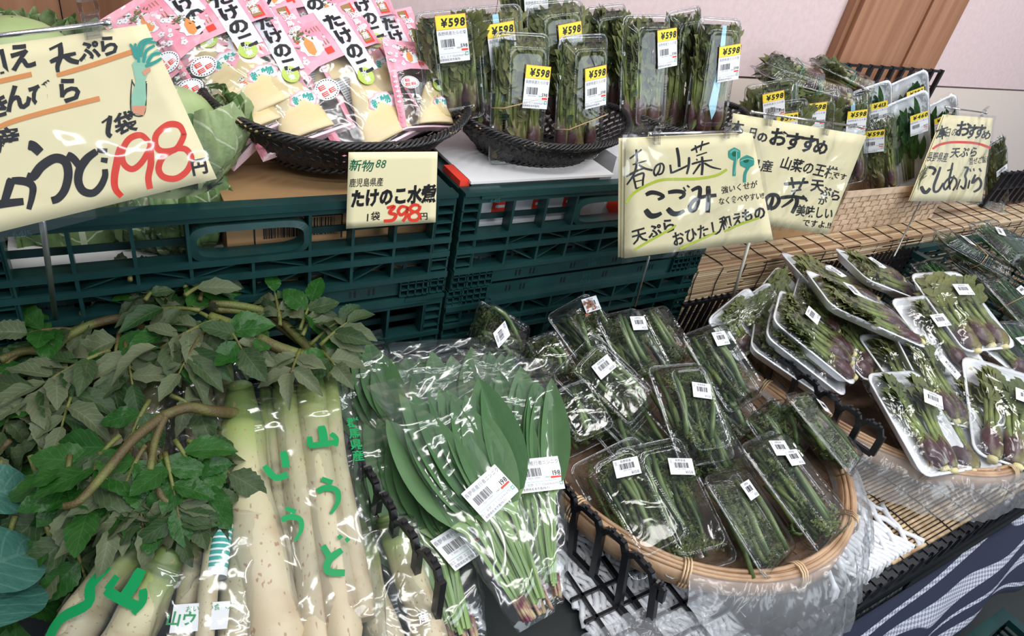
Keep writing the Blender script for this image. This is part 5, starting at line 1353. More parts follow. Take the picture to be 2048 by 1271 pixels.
# ================================================================== HAND-WRITTEN CARDS
class Plane3:
    def __init__(s, a, b, c):
        s.o = a; s.n = (b-a).cross(c-a).normalized()
        if s.n.dot(EYE-a) < 0: s.n = -s.n
    def hit(s, u, v, off=0):
        r = ray(u, v); t = (s.o+s.n*off-EYE).dot(s.n)/r.dot(s.n); return EYE+r*t
def card(name, label, quad, ys, writing, z=(1, 0, 0), clips=(), rod=None, pole=None, sleeve=True, margin=8, backs=0, group='hand-written yellow price cards', chamfer=False, polew=.004, bw=1.0):
    """quad: px corners TL,TR,BR,BL; ys: depth of TL,TR,BL. The paper is a real sheet of its own size standing there."""
    A = at(*quad[0], y=ys[0]); B = at(*quad[1], y=ys[1]); Cc = at(*quad[3], y=ys[2]); pl = Plane3(A, B, Cc); D = pl.hit(*quad[2])
    base = (A+B+Cc+D)/4; t = thing(name, label, 'sign', Matrix.Translation(base), group)
    def sheet(q, mat, off, nx, ny, wav, th=.0005, nm='paper', rel=0):
        P = []
        for j in range(ny+1):
            row = []
            for i in range(nx+1):
                s, r_ = i/nx, j/ny; top = q[0].lerp(q[1], s); bot = q[3].lerp(q[2], s); p = top.lerp(bot, r_)
                w_ = wav*(math.sin(s*9+r_*4)*.5+math.sin(s*4-r_*11)*.5+rel*math.sin((s*2.1+r_*3.1)*7)+.5*rel*math.sin((s*5-r_*2)*9))
                row.append(p+pl.n*(off+w_)-base)
            P.append(row)
        m = MB(); m.grid(P, MT[mat]); o = m.obj(nm, t)
        if th: md = o.modifiers.new('thick', 'SOLIDIFY'); md.thickness = th; md.offset = -1
        return o
    Q = [A, B, D, Cc]; pap = sheet(Q, 'paper', 0, 12, 10, .0000, nm='paper')
    for k in range(backs):
        d = (B-A).normalized()*-.004*(k+1); sheet([p+d for p in Q], 'paper', -.003*(k+1), 4, 4, 0, nm='paper_behind')
    k, ox, oy = z; bym = {}
    def mp(p, off=.0009): return pl.hit(ox+p[0]*k, oy+p[1]*k, off)-base
    for it in writing:
        if it[0] == 's':            # brush stroke: ('s', mat, width, points[, taper])
            _, mat, w_, pts = it[:4]; V, F = strip2d(pts, w_*(bw if mat == 'ink' else 1), it[4] if len(it) > 4 else .3)
        elif it[0] == 't':          # ('t', mat, text, x, y, height, rot, bold, slant, vertical)
            _, mat, txt, x, y, h, rot = it[:7]; bold = it[7] if len(it) > 7 else .025; sl = it[8] if len(it) > 8 else 0; vert = it[9] if len(it) > 9 else False; sq = it[10] if len(it) > 10 else 1
            V, F = text2d(txt, h, bold=bold, slant=sl, vertical=vert, sq=sq); c, s_ = math.cos(math.radians(rot)), math.sin(math.radians(rot))
            V = [(x+p[0]*c-(-p[1])*-s_*-1*0+(-p[1])*s_*-1*0+(p[1]*-s_)*0+0, 0) for p in V] if False else [(x+p[0]*c+(-p[1])*s_, y-p[0]*s_+(-p[1])*c) for p in V]
        elif it[0] == 'p': _, mat, V = it[:3]; F = [tuple(range(len(V)))]
        bym.setdefault(mat, []).append((V, F))
    for n_, (mat, L) in enumerate(bym.items()):
        m = MB()
        for q, (V, F) in enumerate(L): m.add([mp(p, .0007+.00006*q/ max(1, len(L))*4+.0002*n_) for p in V], F, MT[mat])
        m.obj('handwriting' if mat in ('ink', 'red', 'greenink') else 'drawing', pap, kind='stuff')
    if sleeve:
        e = [(-1, -1), (1, -1), (1, 1), (-1, 1)]; ex = (B-A).normalized(); ey = (Cc-A).normalized(); g = margin*.0009
        sheet([Q[i]+ex*e[i][0]*g+ey*e[i][1]*g for i in range(4)], 'sleeve', .0035, 46, 34, .0011, 0, 'film_sleeve', .7)
    if rod:
        m = MB(); a, b = pl.hit(*rod[0], .003)-base, pl.hit(*rod[1], .003)-base; m.tube([a, b], .0022, MT['chrome'], 8)
        for q in (a, b): m.tube([q-(b-a).normalized()*.003, q+(b-a).normalized()*.003], .0035, MT['chrome'], 8)
        m.obj('rod', t)
    for c in clips:
        u, v, h = c[:3]; m = MB(); up = (A-Cc).normalized(); rt = (B-A).normalized(); p = pl.hit(u, v, .004)-base; n = pl.n
        Rm = Matrix((rt, up, n)).transposed()
        def cb(cx, cy, cz, dx, dy, dz, rx=0): m.box(p+Rm @ Vector((cx*h, cy*h, cz*h)), (dx*h, dy*h, dz*h), MT['clip'], Rm @ Matrix.Rotation(math.radians(rx), 3, 'X'))
        cb(-.28, 0, .12, .12, 1.0, .18); cb(.28, 0, .12, .12, 1.0, .18); cb(0, -.42, .12, .56, .16, .18); cb(0, .05, .05, .5, .9, .08); cb(0, .42, .25, .62, .12, .30, 30)
        cb(-.3, .72, .32, .16, .55, .16, 28); cb(.3, .72, .32, .16, .55, .16, 28); cb(0, .95, .45, .76, .12, .16)
        m.obj('clip', t)
    if pole:
        m = MB(); a = pl.hit(*pole[0], -.008)-base; b = at(*pole[1][:2], z=pole[1][2])-base; m.tube([a, b], polew/2, MT['palepole' if polew > .0065 else 'steel'], 8); m.obj('pole', t)
    return t
S, TX, PG = 's', 't', 'p'
k1 = .3776
card('price_sign', 'large cream card reading 198 yen in red with a drawn udo stalk', [(-160, 112), (292, 48), (434, 357), (-60, 478)], (.74, .74, .70), [
 (S, 'red', 42, [(640, 770), (622, 850), (606, 940), (612, 1000), (645, 1040)]),
 (S, 'red', 34, [(790, 750), (745, 715), (685, 735), (648, 800), (655, 865), (700, 895), (750, 860), (790, 790), (800, 750)], .1),
 (S, 'red', 36, [(795, 760), (800, 860), (786, 940), (795, 1000)], .1),
 (S, 'red', 34, [(978, 715), (950, 665), (890, 660), (830, 710), (825, 770), (860, 800), (930, 790), (965, 740), (975, 705)], .1),
 (S, 'red', 34, [(930, 790), (865, 830), (840, 890), (865, 935), (930, 945), (990, 905), (1015, 840), (985, 790), (930, 785)], .1),
 (TX, 'ink', '円', 1055, 880, 92, 12, .035),
 (S, 'ink', 40, [(62, 945), (45, 1000), (20, 1080)], .2), (S, 'ink', 38, [(-90, 1095), (20, 1078), (125, 1066)], .2), (S, 'ink', 36, [(62, 955), (130, 960), (172, 985), (170, 1040), (152, 1108)], .4),
 (S, 'ink', 44, [(150, 768), (178, 775), (214, 808)], .1), (S, 'ink', 42, [(142, 930), (175, 935), (220, 880), (290, 838), (345, 855), (362, 920), (345, 1000), (310, 1048), (274, 1062)], .25),
 (S, 'ink', 34, [(355, 818), (390, 840), (425, 885)], .1), (S, 'ink', 38, [(512, 800), (462, 838), (424, 895), (415, 960), (440, 1010), (490, 1022), (530, 990), (556, 935), (556, 895)], .35),
 (S, 'ink', 26, [(515, 795), (568, 800)], .1), (S, 'ink', 26, [(535, 845), (570, 850)], .1),
 (S, 'ink', 15, [(262, 262), (330, 228)]), (S, 'ink', 20, [(266, 328), (330, 300), (402, 282)]), (S, 'ink', 24, [(318, 232), (322, 290), (305, 350), (308, 382)], .4), (S, 'ink', 24, [(340, 290), (372, 318), (418, 330)], .2),
 (TX, 'ink', 'ぷ', 470, 268, 118, 14, .035), (TX, 'ink', 'ら', 575, 240, 118, 14, .035),
 (TX, 'ink', '和え', 40, 315, 150, 13, .04), (TX, 'ink', 'き', -10, 560, 130, 12, .04), (TX, 'ink', 'ん', 90, 515, 150, 12, .04), (TX, 'ink', 'び', 215, 495, 130, 12, .04), (TX, 'ink', 'ら', 365, 475, 145, 12, .04),
 (TX, 'ink', '県産', -20, 745, 130, 8, .035), (S, 'ink', 22, [(585, 612), (572, 700), (590, 722)], .1), (S, 'ink', 12, [(540, 650), (575, 625)]), (TX, 'ink', '袋', 660, 650, 120, 14, .03, .1),
 (S, 'orange', 26, [(-120, 460), (0, 430), (168, 392)], 0), (S, 'orange', 26, [(302, 398), (500, 340), (716, 268)], 0), (S, 'orange', 26, [(-40, 690), (60, 645), (250, 590), (528, 520)], 0),
 (PG, 'mint', [(720, 430), (700, 340), (735, 300), (790, 300), (800, 350), (770, 420), (775, 520), (760, 610), (705, 600), (695, 520)]),
 (PG, 'salmon', [(700, 560), (775, 560), (762, 612), (706, 598)]), (PG, 'salmon', [(752, 380), (790, 352), (800, 372), (765, 402)]),
 (S, 'teal', 18, [(735, 330), (735, 250), (760, 215), (810, 205)]), (S, 'teal', 18, [(760, 330), (775, 270), (820, 240)]), (S, 'teal', 18, [(780, 335), (810, 290), (855, 280)]), (S, 'teal', 18, [(770, 350), (820, 330), (856, 308)]), (S, 'teal', 14, [(715, 300), (700, 250), (688, 232)]), (S, 'teal', 16, [(745, 300), (760, 240), (790, 222), (830, 225)]), (S, 'teal', 16, [(720, 310), (715, 245), (722, 232)]),
 (S, 'mint', 16, [(745, 340), (790, 300), (840, 262)]), (S, 'mint', 16, [(730, 345), (745, 280), (775, 235)]),
 (S, 'ink', 5, [(700, 420), (692, 520), (700, 600), (755, 612), (772, 560), (776, 440)], 0), (S, 'ink', 5, [(700, 430), (735, 500), (738, 545)], 0), (S, 'ink', 5, [(776, 430), (735, 490)], 0)],
 z=(k1, 0, 0), clips=[(184, 52, .022)], rod=[(-180, 92), (215, 46)], pole=[(84, 440), (112, 640, .80)], margin=10, polew=.006, bw=1.22)
k3 = .3516
card('price_sign', 'small cream card reading 398 yen on the green crate under the bamboo shoots', [(697, 304), (875, 303), (871, 444), (692, 457)], (.806, .806, .808), [
 (TX, 'greenink', '新物', 120, 145, 70, -3, .012, .15), (TX, 'greenink', '88', 232, 132, 68, -5, .0, .2, False, .85),
 (TX, 'ink', '鹿児島県産', 148, 240, 52, 2, .005, .12, False, .75), (TX, 'ink', 'たけのこ水煮', 298, 318, 104, 4, .05, .15, False, .78),
 (TX, 'ink', '1', 158, 438, 60, 2, .01, .1), (TX, 'ink', '袋', 200, 432, 54, 2, .01, .1),
 (S, 'red', 20, [(268, 385), (310, 378), (282, 412), (318, 425), (300, 455), (250, 460)], .1),
 (S, 'red', 18, [(384, 382), (350, 378), (332, 405), (350, 425), (382, 400), (384, 382), (378, 430), (358, 462)], .1),
 (S, 'red', 18, [(452, 372), (420, 368), (398, 392), (425, 408), (450, 395), (455, 372)], .05), (S, 'red', 18, [(430, 405), (396, 425), (400, 452), (435, 455), (455, 430), (436, 406)], .05),
 (TX, 'ink', '円', 478, 432, 46, 2, .015)], z=(k3, 680, 280), sleeve=False)
card('price_sign', 'cream card about spring herbs and fiddleheads with drawn ferns', [(1251, 278), (1504, 266), (1546, 479), (1248, 516)], (.70, .70, .685), [
 # haru
 (S, 'ink', 20, [(125, 370), (228, 290)]), (S, 'ink', 18, [(150, 420), (268, 385)]), (S, 'ink', 20, [(95, 520), (190, 470), (250, 448)]), (S, 'ink', 22, [(180, 290), (185, 400), (160, 500), (100, 590)], .4), (S, 'ink', 20, [(200, 420), (250, 450), (320, 468)], .1),
 (S, 'ink', 18, [(150, 510), (165, 560), (180, 625)], .1), (S, 'ink', 18, [(150, 525), (205, 500), (243, 495), (238, 550), (235, 605)], .1), (S, 'ink', 14, [(170, 565), (230, 550)]), (S, 'ink', 16, [(180, 622), (238, 604)]),
 # no
 (S, 'ink', 17, [(385, 420), (375, 470), (345, 512), (330, 480), (350, 430), (395, 410), (415, 440), (400, 490), (365, 505)], .1),
 # yama
 (S, 'ink', 26, [(525, 275), (540, 360), (545, 440)], .1), (S, 'ink', 22, [(468, 420), (478, 495)], .1), (S, 'ink', 18, [(480, 490), (560, 455), (630, 420)], .1), (S, 'ink', 22, [(628, 355), (625, 430), (608, 500)], .3),
 # na
 (S, 'ink', 20, [(645, 300), (720, 262), (800, 235)]), (S, 'ink', 18, [(680, 255), (695, 320)]), (S, 'ink', 18, [(742, 218), (725, 300)]), (S, 'ink', 16, [(690, 345), (780, 315)]), (S, 'ink', 18, [(650, 415), (720, 395), (825, 380)]), (S, 'ink', 22, [(738, 350), (742, 430), (735, 508)], .1), (S, 'ink', 18, [(725, 410), (690, 460), (662, 500)]), (S, 'ink', 18, [(755, 405), (820, 440), (900, 458)], .5), (S, 'ink', 14, [(690, 370), (700, 385)]),
 # kogomi
 (S, 'ink', 38, [(262, 675), (310, 655), (370, 665), (410, 690), (365, 715)], .4), (S, 'ink', 52, [(258, 800), (300, 850), (350, 850), (395, 828)], .5),
 (S, 'ink', 36, [(450, 655), (520, 645), (580, 655), (580, 685), (545, 705)], .4), (S, 'ink', 48, [(445, 790), (490, 832), (540, 832), (588, 808)], .5), (S, 'ink', 18, [(580, 610), (600, 645)]), (S, 'ink', 20, [(610, 595), (632, 612)]),
 (S, 'ink', 34, [(650, 640), (690, 618), (720, 620), (715, 690), (685, 790), (645, 810), (635, 770), (680, 715), (760, 690), (860, 678)], .1), (S, 'ink', 42, [(790, 600), (792, 700), (785, 825)], .1),
 (S, 'lime', 24, [(92, 745), (160, 660), (280, 590), (400, 548), (540, 542), (700, 538), (860, 510), (948, 460)], .1), (S, 'lime', 20, [(165, 1140), (300, 1060), (480, 960), (515, 930)], .2), (S, 'lime', 20, [(550, 1130), (700, 1065), (860, 990)], .2), (S, 'lime', 20, [(930, 985), (1060, 925), (1220, 870)], .2),
 (TX, 'ink', '天', 200, 1020, 135, 16, .02, .1), (TX, 'ink', 'ぷ', 335, 980, 125, 16, .03, .05), (TX, 'ink', 'ら', 455, 935, 130, 16, .03), (TX, 'ink', 'おひたし', 690, 1000, 128, 16, .025, .1, False, .86), (TX, 'ink', '和え', 985, 895, 118, 16, .03, .1, False, .9), (TX, 'ink', 'もの', 1170, 838, 118, 12, .035, .1, False, .9),
 (TX, 'ink', '強いくせが', 1050, 610, 66, 10, .01, .15, False, .95), (TX, 'ink', 'なく食べやすい!!', 1070, 705, 66, 8, .012, .1, False, .80),
 (PG, 'teal', [(1000+52*math.cos(i*.52)*(1+.1*(i % 2))+12, 330+52*math.sin(i*.52)*(1+.1*(i % 2))) for i in range(12)]), (PG, 'greenink', [(1012+22*math.cos(i*.8), 330+22*math.sin(i*.8)) for i in range(8)]),
 (S, 'teal', 26, [(1030, 350), (1015, 430), (1010, 515)], 0), (PG, 'teal', [(1120+60*math.cos(i*.52)*(1+.1*(i % 2)), 395+52*math.sin(i*.52)*(1+.1*(i % 2))) for i in range(12)]), (PG, 'greenink', [(1110+25*math.cos(i*.8), 385+20*math.sin(i*.8)) for i in range(8)]), (S, 'teal', 24, [(1140, 430), (1105, 490), (1098, 570)], 0), (S, 'mint', 8, [(1030, 300), (1025, 420), (1012, 500)], 0), (S, 'mint', 8, [(1060, 390), (1120, 370), (1170, 380)], 0), (S, 'mint', 7, [(975, 320), (1010, 295), (1050, 310)], 0)],
 z=(.2361, 1230, 230), clips=[(1311, 275, .020), (1452, 265, .018)], rod=[(1300, 268), (1480, 263)], pole=[(1298, 512), (1270, 612, .71)], margin=9, backs=2)
card('price_sign', 'tilted cream card recommending buds for tempura, behind the spring herbs card', [(1466, 226), (1733, 271), (1654, 468), (1440, 436)], (.80, .80, .785), [
 (TX, 'ink', '本', 150, 270, 110, -8, .03), (TX, 'ink', '日', 275, 320, 100, -8, .03, .1, False, .8), (TX, 'ink', 'の', 360, 355, 95, -8, .045), (TX, 'ink', 'お', 490, 355, 165, -8, .035, .1), (TX, 'ink', 'す', 620, 390, 165, -8, .035, .1), (TX, 'ink', 'す', 745, 410, 165, -8, .035, .1), (TX, 'ink', 'め', 850, 440, 135, -8, .04, .1),
 (TX, 'ink', '県産', 345, 595, 105, -6, .02, .1), (TX, 'ink', '山菜の王様', 745, 615, 118, -12, .025, .15, False, .82), (TX, 'ink', 'です', 1015, 685, 62, -14, .02),
 (S, 'ink', 34, [(450, 860), (435, 920), (405, 960), (385, 900), (420, 850), (480, 850), (500, 895), (470, 945), (425, 965)], .1),
 (S, 'ink', 30, [(545, 755), (640, 745), (750, 738)]), (S, 'ink', 26, [(605, 695), (625, 790)]), (S, 'ink', 28, [(715, 700), (670, 795)]), (S, 'ink', 22, [(605, 815), (690, 800)]), (S, 'ink', 24, [(640, 800), (620, 850)]), (S, 'ink', 32, [(515, 870), (620, 860), (735, 880)]), (S, 'ink', 36, [(650, 860), (650, 920), (610, 1000)], .2), (S, 'ink', 26, [(620, 880), (570, 920), (520, 950)], .5), (S, 'ink', 26, [(700, 850), (740, 900)], .2),
 (TX, 'ink', '天', 825, 765, 115, -6, .03), (TX, 'ink', 'ぷ', 900, 815, 90, -10, .03), (TX, 'ink', 'ら', 980, 850, 100, -10, .035), (TX, 'ink', 'が', 870, 895, 78, -8, .025),
 (TX, 'ink', '美味しい', 800, 990, 105, -6, .025, .1, False, .75), (TX, 'ink', 'ですよ.!!', 820, 1090, 66, -6, .025, .1)],
 z=(.236, 1440, 190), clips=[(1536, 238, .024), (1650, 258, .024)], rod=[(1504, 224), (1722, 254)], pole=[(1508, 450), (1464, 602, .66)], margin=9, polew=.007)
card('price_sign', 'cream card with a red arc and a drawn sprig, on a pole over the ledge', [(1889, 229), (1986, 236), (1963, 403), (1820, 402)], (.92, .94, .86), [
 (TX, 'ink', '本', 430, 400, 150, 18, .015, .3), (TX, 'ink', '日の', 530, 395, 100, 5, .01, .35, False, .7), (TX, 'ink', 'お', 655, 355, 180, 0, .03, .2), (TX, 'ink', 'す', 750, 385, 170, -4, .035, .2, False, .75), (TX, 'ink', 'す', 830, 385, 170, -4, .035, .2, False, .75), (TX, 'ink', 'め', 905, 420, 110, -4, .03, .2),
 (S, 'red', 26, [(345, 570), (420, 525), (540, 500), (700, 500), (830, 515), (960, 560)], 0),
 (TX, 'ink', '天ぷら', 670, 605, 115, 2, .025, .3, False, .85), (TX, 'ink', '長野県産', 390, 655, 110, -2, .012, .25, False, .5), (TX, 'ink', '混ぜご飯に', 840, 690, 76, 8, .012, .2, False, .62),
 (S, 'ink', 34, [(300, 765), (350, 770), (375, 800), (345, 845)], .3), (S, 'ink', 44, [(225, 965), (250, 1020), (285, 1025), (320, 985)], .3),
 (S, 'ink', 30, [(430, 760), (395, 860), (360, 960), (365, 1020), (410, 1010), (460, 930)], .3),
 (S, 'ink', 22, [(500, 800), (560, 780)]), (S, 'ink', 24, [(560, 715), (535, 830), (520, 900), (530, 1000)], .2), (S, 'ink', 22, [(575, 850), (530, 940), (480, 1000), (465, 950), (520, 880), (585, 880), (600, 940), (560, 1010)], .1),
 (S, 'ink', 26, [(680, 765), (720, 775), (690, 850), (700, 900), (680, 990), (640, 960)], .2), (S, 'ink', 22, [(640, 890), (600, 1000)]), (S, 'ink', 22, [(740, 900), (720, 990)]), (S, 'ink', 20, [(740, 780), (750, 810)]), (S, 'ink', 20, [(780, 775), (785, 805)]),
 (S, 'ink', 28, [(840, 775), (860, 810)]), (S, 'ink', 28, [(800, 840), (765, 930), (830, 880), (860, 930), (840, 990), (780, 1025)], .2),
 ]+[(S, 'fern', 7, [(190, 1000), (215, 900), (250+10*i, 860-20*i), (235+12*i, 800-12*i)], 0) for i in range(5)]+[(S, 'fern', 7, [(205, 960-30*i), (225+8*i, 900-30*i), (285-3*i, 850-28*i)], 0) for i in range(5)],
 z=(.1889, 1800, 190), clips=[(1900, 222, .020), (1964, 226, .020)], rod=[(1892, 214), (1972, 226)], pole=[(1842, 400), (1788, 512, .745)], margin=8, backs=1)

# ================================================================== UDO BAGS WITH LEAVES
def udo_stalk(seed, L, r):
    rr = random.Random(seed); P = []; n = 30
    for i in range(n+1):
        t = i/n; rad = r*(.72+.28*math.cos(t*1.3))*(1+.05*math.sin(t*15+seed))*(1 if t > .04 else .8)*(1-.35*max(0, t-.8)/.2)
        x = .006*math.sin(t*4+seed); P.append([(x+rad*math.cos(a)*(1+.04*math.sin(3*a+t*8)), -L/2+L*t, rad*math.sin(a)) for a in np.linspace(0, 2*math.pi, 17)[:-1]])
    m = MB(); m.grid(P, MT['stalk'], True, True); 
    for i in range(30): 
        for j in range(16): pass
    m.f.append(list(range(16))); m.m.append(0); m.sm.append(False); m.f.append(list(range(n*16, n*16+16))[::-1]); m.m.append(0); m.sm.append(False)
    return m.mesh('udo_stalk')
STK = [udo_stalk(i, .40, .024) for i in range(4)]
UL = [leaf(.075, .042, b, f, mt, 15, 6, se, pk, wv, seed=i) for i, (b, f, mt, se, pk, wv) in enumerate([
    (.35, .25, 'udoleaf', .07, .38, .10), (.6, .5, 'udoleafpale', .07, .4, .15), (.2, .15, 'udoleaf', .06, .42, .08), (.9, .7, 'udoleafpale', .08, .4, .2), (.3, .3, 'udogreen', .05, .36, .1), (.7, .4, 'udoleaf', .08, .4, .2), (.15, .1, 'udogreen', .05, .4, .12)])]
ULS = [leaf(.042, .017, b, f, mt, 7, 4, .1, .4, .1, seed=i+20) for i, (b, f, mt) in enumerate([(.3, .5, 'udoleaf'), (.6, .8, 'udoleafpale'), (.2, .4, 'udoleafpale')])]
for q in UL+ULS: pass
def spray(parent, inv, root, direction, length, rr, nl=5, small=False, size=1.0, pet=True, bright=.2, droop=.5, rad=.003):
    """a petiole from ROOT with leaflets in pairs and one at its tip, all parts of PARENT"""
    d = Vector(direction).normalized(); pts = []
    for i in range(7):
        t = i/6; pts.append(root+d*length*t+Vector((0, 0, -droop*length*t*t*.5)))
    if pet:
        m = MB(); m.tube([inv @ p for p in pts], [rad*(1-.6*i/6) for i in range(7)], MT['petiole'], 7); m.obj('petiole', parent)
    pool = ULS if small else UL
    side = d.cross(Vector((0, 0, 1))); side = side.normalized() if side.length > .1 else Vector((1, 0, 0))
    spots = [(1.0, 0)]+[(1-.30*(k//2+1)*(5/max(5, nl)), 1 if k % 2 else -1) for k in range(nl-1)]
    for t, sd in spots:
        t = max(.25, t); p = pts[min(6, int(round(t*6)))]
        dr = (d*(1 if sd == 0 else .45)+side*sd*rr.uniform(.7, 1.1)+Vector((0, 0, rr.uniform(-.45, .25)))).normalized()
        up = (Vector((rr.uniform(-.5, .5), -rr.uniform(-.2, .9), 1))).normalized(); up = (up-dr*up.dot(dr)).normalized(); x = dr.cross(up)
        M_ = Matrix((x, dr, up)).transposed().to_4x4(); s = size*rr.uniform(.75, 1.15)
        me = rr.choice(pool) if rr.random() > bright or small else rr.choice((UL[4], UL[6]))
        place(me, 'leaf', parent, mat=inv @ Matrix.Translation(p) @ M_ @ Matrix.Scale(s, 4))
def udo_bag(h, tl, roll, label, stalks, bagw=.09, seed=0, film_='bag', prints=(), barw=None, tape=None, hk=1.0):
    rr = random.Random(seed); H, Tt = at(*h[:2], z=h[2]), at(*tl[:2], z=tl[2]); mt, L = frame(H, Tt, roll=roll)
    t = thing('udo_bag', label, 'vegetable bag', mt, 'bags of white udo stalks')
    for i, (x, z_, r, y, rz, ln) in enumerate(stalks):
        place(STK[(seed+i) % 4], 'stalk', t, mat=T(x, y, z_, rz=rz) @ Matrix.Diagonal((r/.024, ln*L/.40, r/.024, 1)))
    if film_:
        m = bag_mesh(bagw*1.02, bagw*.95, L, .052*hk, .05*hk, seed, film_, .0016, 40, 46, .12)
        b = place(m.mesh('clear_bag'), 'clear_bag', t, mat=T(0, 0, -.026*hk-.002))
    print('udo', 'L=%.3f' % L); return t, mt.inverted(), L
def bag_print(t, strokes, z, mat='printgreen', name='green_print'):
    m = MB()
    for it in strokes:
        if it[0] == 's': V, F = strip2d(it[2], it[1], it[3] if len(it) > 3 else .2)
        else: V, F = text2d(it[1], it[4], bold=.02, vertical=it[5] if len(it) > 5 else False); V = [(p[0]+it[2], p[1]+it[3]) for p in V]
        m.add([(p[0], p[1], z-.35*abs(p[0])**1.5) for p in V], F, MT[mat])
    m.obj(name, t, kind='stuff')
YAMA = lambda x, y, s: [('s', .34*s, [(x+.02*s, y+.55*s), (x+.06*s, y+.1*s), (x+.04*s, y-.25*s)], .0), ('s', .26*s, [(x-.48*s, y+.12*s), (x-.5*s, y-.28*s)], 0), ('s', .26*s, [(x-.55*s, y-.30*s), (x, y-.30*s), (x+.55*s, y-.26*s)], 0), ('s', .24*s, [(x+.36*s, y+.15*s), (x+.55*s, y-.1*s), (x+.5*s, y-.45*s)], .4)]
UU = lambda x, y, s: [('s', .22*s, [(x-.18*s, y+.62*s), (x+.16*s, y+.42*s)], .1), ('s', .24*s, [(x-.38*s, y+.18*s), (x-.05*s, y+.26*s), (x+.28*s, y+.1*s), (x+.26*s, y-.3*s), (x-.02*s, y-.68*s)], .6)]
DO = lambda x, y, s: [('s', .24*s, [(x-.32*s, y+.5*s), (x-.15*s, y+.05*s)], .1), ('s', .24*s, [(x+.25*s, y+.25*s), (x-.18*s, y), (x-.25*s, y-.35*s), (x+.25*s, y-.5*s)], .1), ('s', .16*s, [(x+.42*s, y+.62*s), (x+.5*s, y+.5*s)], 0), ('s', .16*s, [(x+.2*s, y+.75*s), (x+.28*s, y+.63*s)], 0)]
uA, iA, LA = udo_bag((608, 690, .765), (682, 1330, .650), 0, 'clear bag of two long white udo stalks at the right, printed with green writing', [(-.026, 0, .019, .0, 0, .98), (.004, .004, .021, -.0, -1, .98), (.028, -.006, .014, .02, 1, .9)], .112, 1)
bag_print(uA, YAMA(.006, .045, .030)+UU(.006, -.030, .034)+DO(.004, -.105, .034)+[('t', '群馬県産', .046, .040, .0155, True)], .0275)
uB, iB, LB = udo_bag((480, 745, .760), (545, 1330, .655), 4, 'clear bag with one very thick white udo stalk, green top, in the middle', [(.0, 0, .031, -.01, 0, .94), (.030, -.008, .012, .02, 1, .9)], .098, 2)
bag_print(uB, YAMA(.034, .030, .026)[:1]+[('s', .008, [(.012, .028), (.022, .012), (.036, .014)], 0)]+UU(.034, -.045, .030), .030)
uC, iC, LC = udo_bag((322, 1080, .715), (150, 1345, .640), 0, 'udo bag at the bottom left pointing down to the corner, large green characters on it', [(-.022, 0, .022, 0, 0, 1.0), (.022, .002, .024, .0, 0, 1.0)], .105, 3)
bag_print(uC, YAMA(.016, .022, .036)+[('s', .011, [(-.016, .030), (-.021, .008), (-.012, -.006), (-.028, -.028), (-.026, -.048), (-.012, -.062)], .1)], .030)
uD, iD, LD = udo_bag((178, 735, .745), (150, 1010, .650), 0, 'dark udo bag at the back left with a browned stalk, mostly under leaves', [(-.012, 0, .018, 0, 0, .96), (.022, .002, .018, .0, -2, .9)], .095, 4, 'bagold')
uE, iE, LE = udo_bag((300, 690, .755), (235, 1040, .650), 0, 'udo bag at the back between the arching stems, cream stalk half in shadow', [(-.016, 0, .022, 0, 0, .95), (.020, .004, .018, .0, 2, .9)], .10, 5, 'bagold')
uF, iF, LF = udo_bag((446, 1000, .72), (400, 1345, .665), 0, 'udo bag with a green-striped tape band lying between the middle and bottom left bags', [(.0, .010, .0095, .0, 0, .98), (.032, -.010, .020, 0, 0, .95), (-.026, -.01, .012, 0, 0, .9)], .10, 6)
m = MB(); r_ = .0112
for i in range(26): y = .000+i*.0021; m.tube([(.004, y, .010), (.004, y+.00205, .010)], r_, MT['teal'] if i % 3 and i > 2 and i < 24 else MT['white'], 14, caps=False)
m.obj('striped_tape', uF, label='green and white striped tape')
m = MB(); m.bx(-.030, .022, -.052, -.026, .0165, .0170, MT['white']); put_text(m, '山ウド', .014, -.014, -.040, .0173, MT['printgreen'], bold=.03, rot=-4); put_text(m, 'おいしい食べ方', .0065, .004, -.031, .0174, MT['printgreen']); put_text(m, 'アク抜き', .0085, .006, -.062, .0175, MT['white'], rot=-6); m.obj('name_tape', uF, label='white tape printed in green')
uG, iG, LG = udo_bag((735, 1030, .665), (835, 1345, .600), 0, 'udo bag at the bottom centre under the lattice divider, stalk ends browned', [(-.020, 0, .022, 0, 0, .96), (.022, .002, .020, .0, 0, .9)], .11, 7)
bag_print(uG, [('t', 'がま', -.012, -.075, .016, True), ('t', '産', .018, -.045, .014, True)], .030, 'white', 'white_print')
uH, iH, LH = udo_bag((405, 680, .765), (420, 1000, .66), 0, 'udo bag with a clouded top behind the thick middle stalk', [(-.01, 0, .020, 0, 0, .94), (.026, 0, .015, 0, 0, .9)], .105, 8, 'bagold')
# stout bare stems that bow over the bags (parts of the bag they grow from)
def stem(parent, inv, pts, rads, hairs=True):
    W_ = [at(u, v, z=z) for u, v, z in pts]; W_ = [Vector(p) for p in catmull([tuple(p) for p in W_], 6)]
    n = len(W_); R_ = [rads[0]+(rads[1]-rads[0])*i/(n-1) for i in range(n)]
    m = MB(); m.tube([inv @ p for p in W_], R_, MT['petiole'], 9)
    rr = random.Random(3)
    for _ in range(160):
        i = rr.randrange(n-1); p = W_[i].lerp(W_[i+1], rr.random()); d = Vector((rr.gauss(0, 1), rr.gauss(0, 1), rr.gauss(0, 1))).normalized(); q = p+d*(R_[i]+.0022); s = d.orthogonal()*.0003
        m.add([inv @ (p-s), inv @ (p+s), inv @ q], [(0, 1, 2)], MT['petiole'])
    m.obj('stem', parent); return W_
stem(uA, iA, [(660, 745, .765), (610, 715, .790), (545, 690, .805), (480, 655, .815), (420, 632, .82)], (.009, .006))
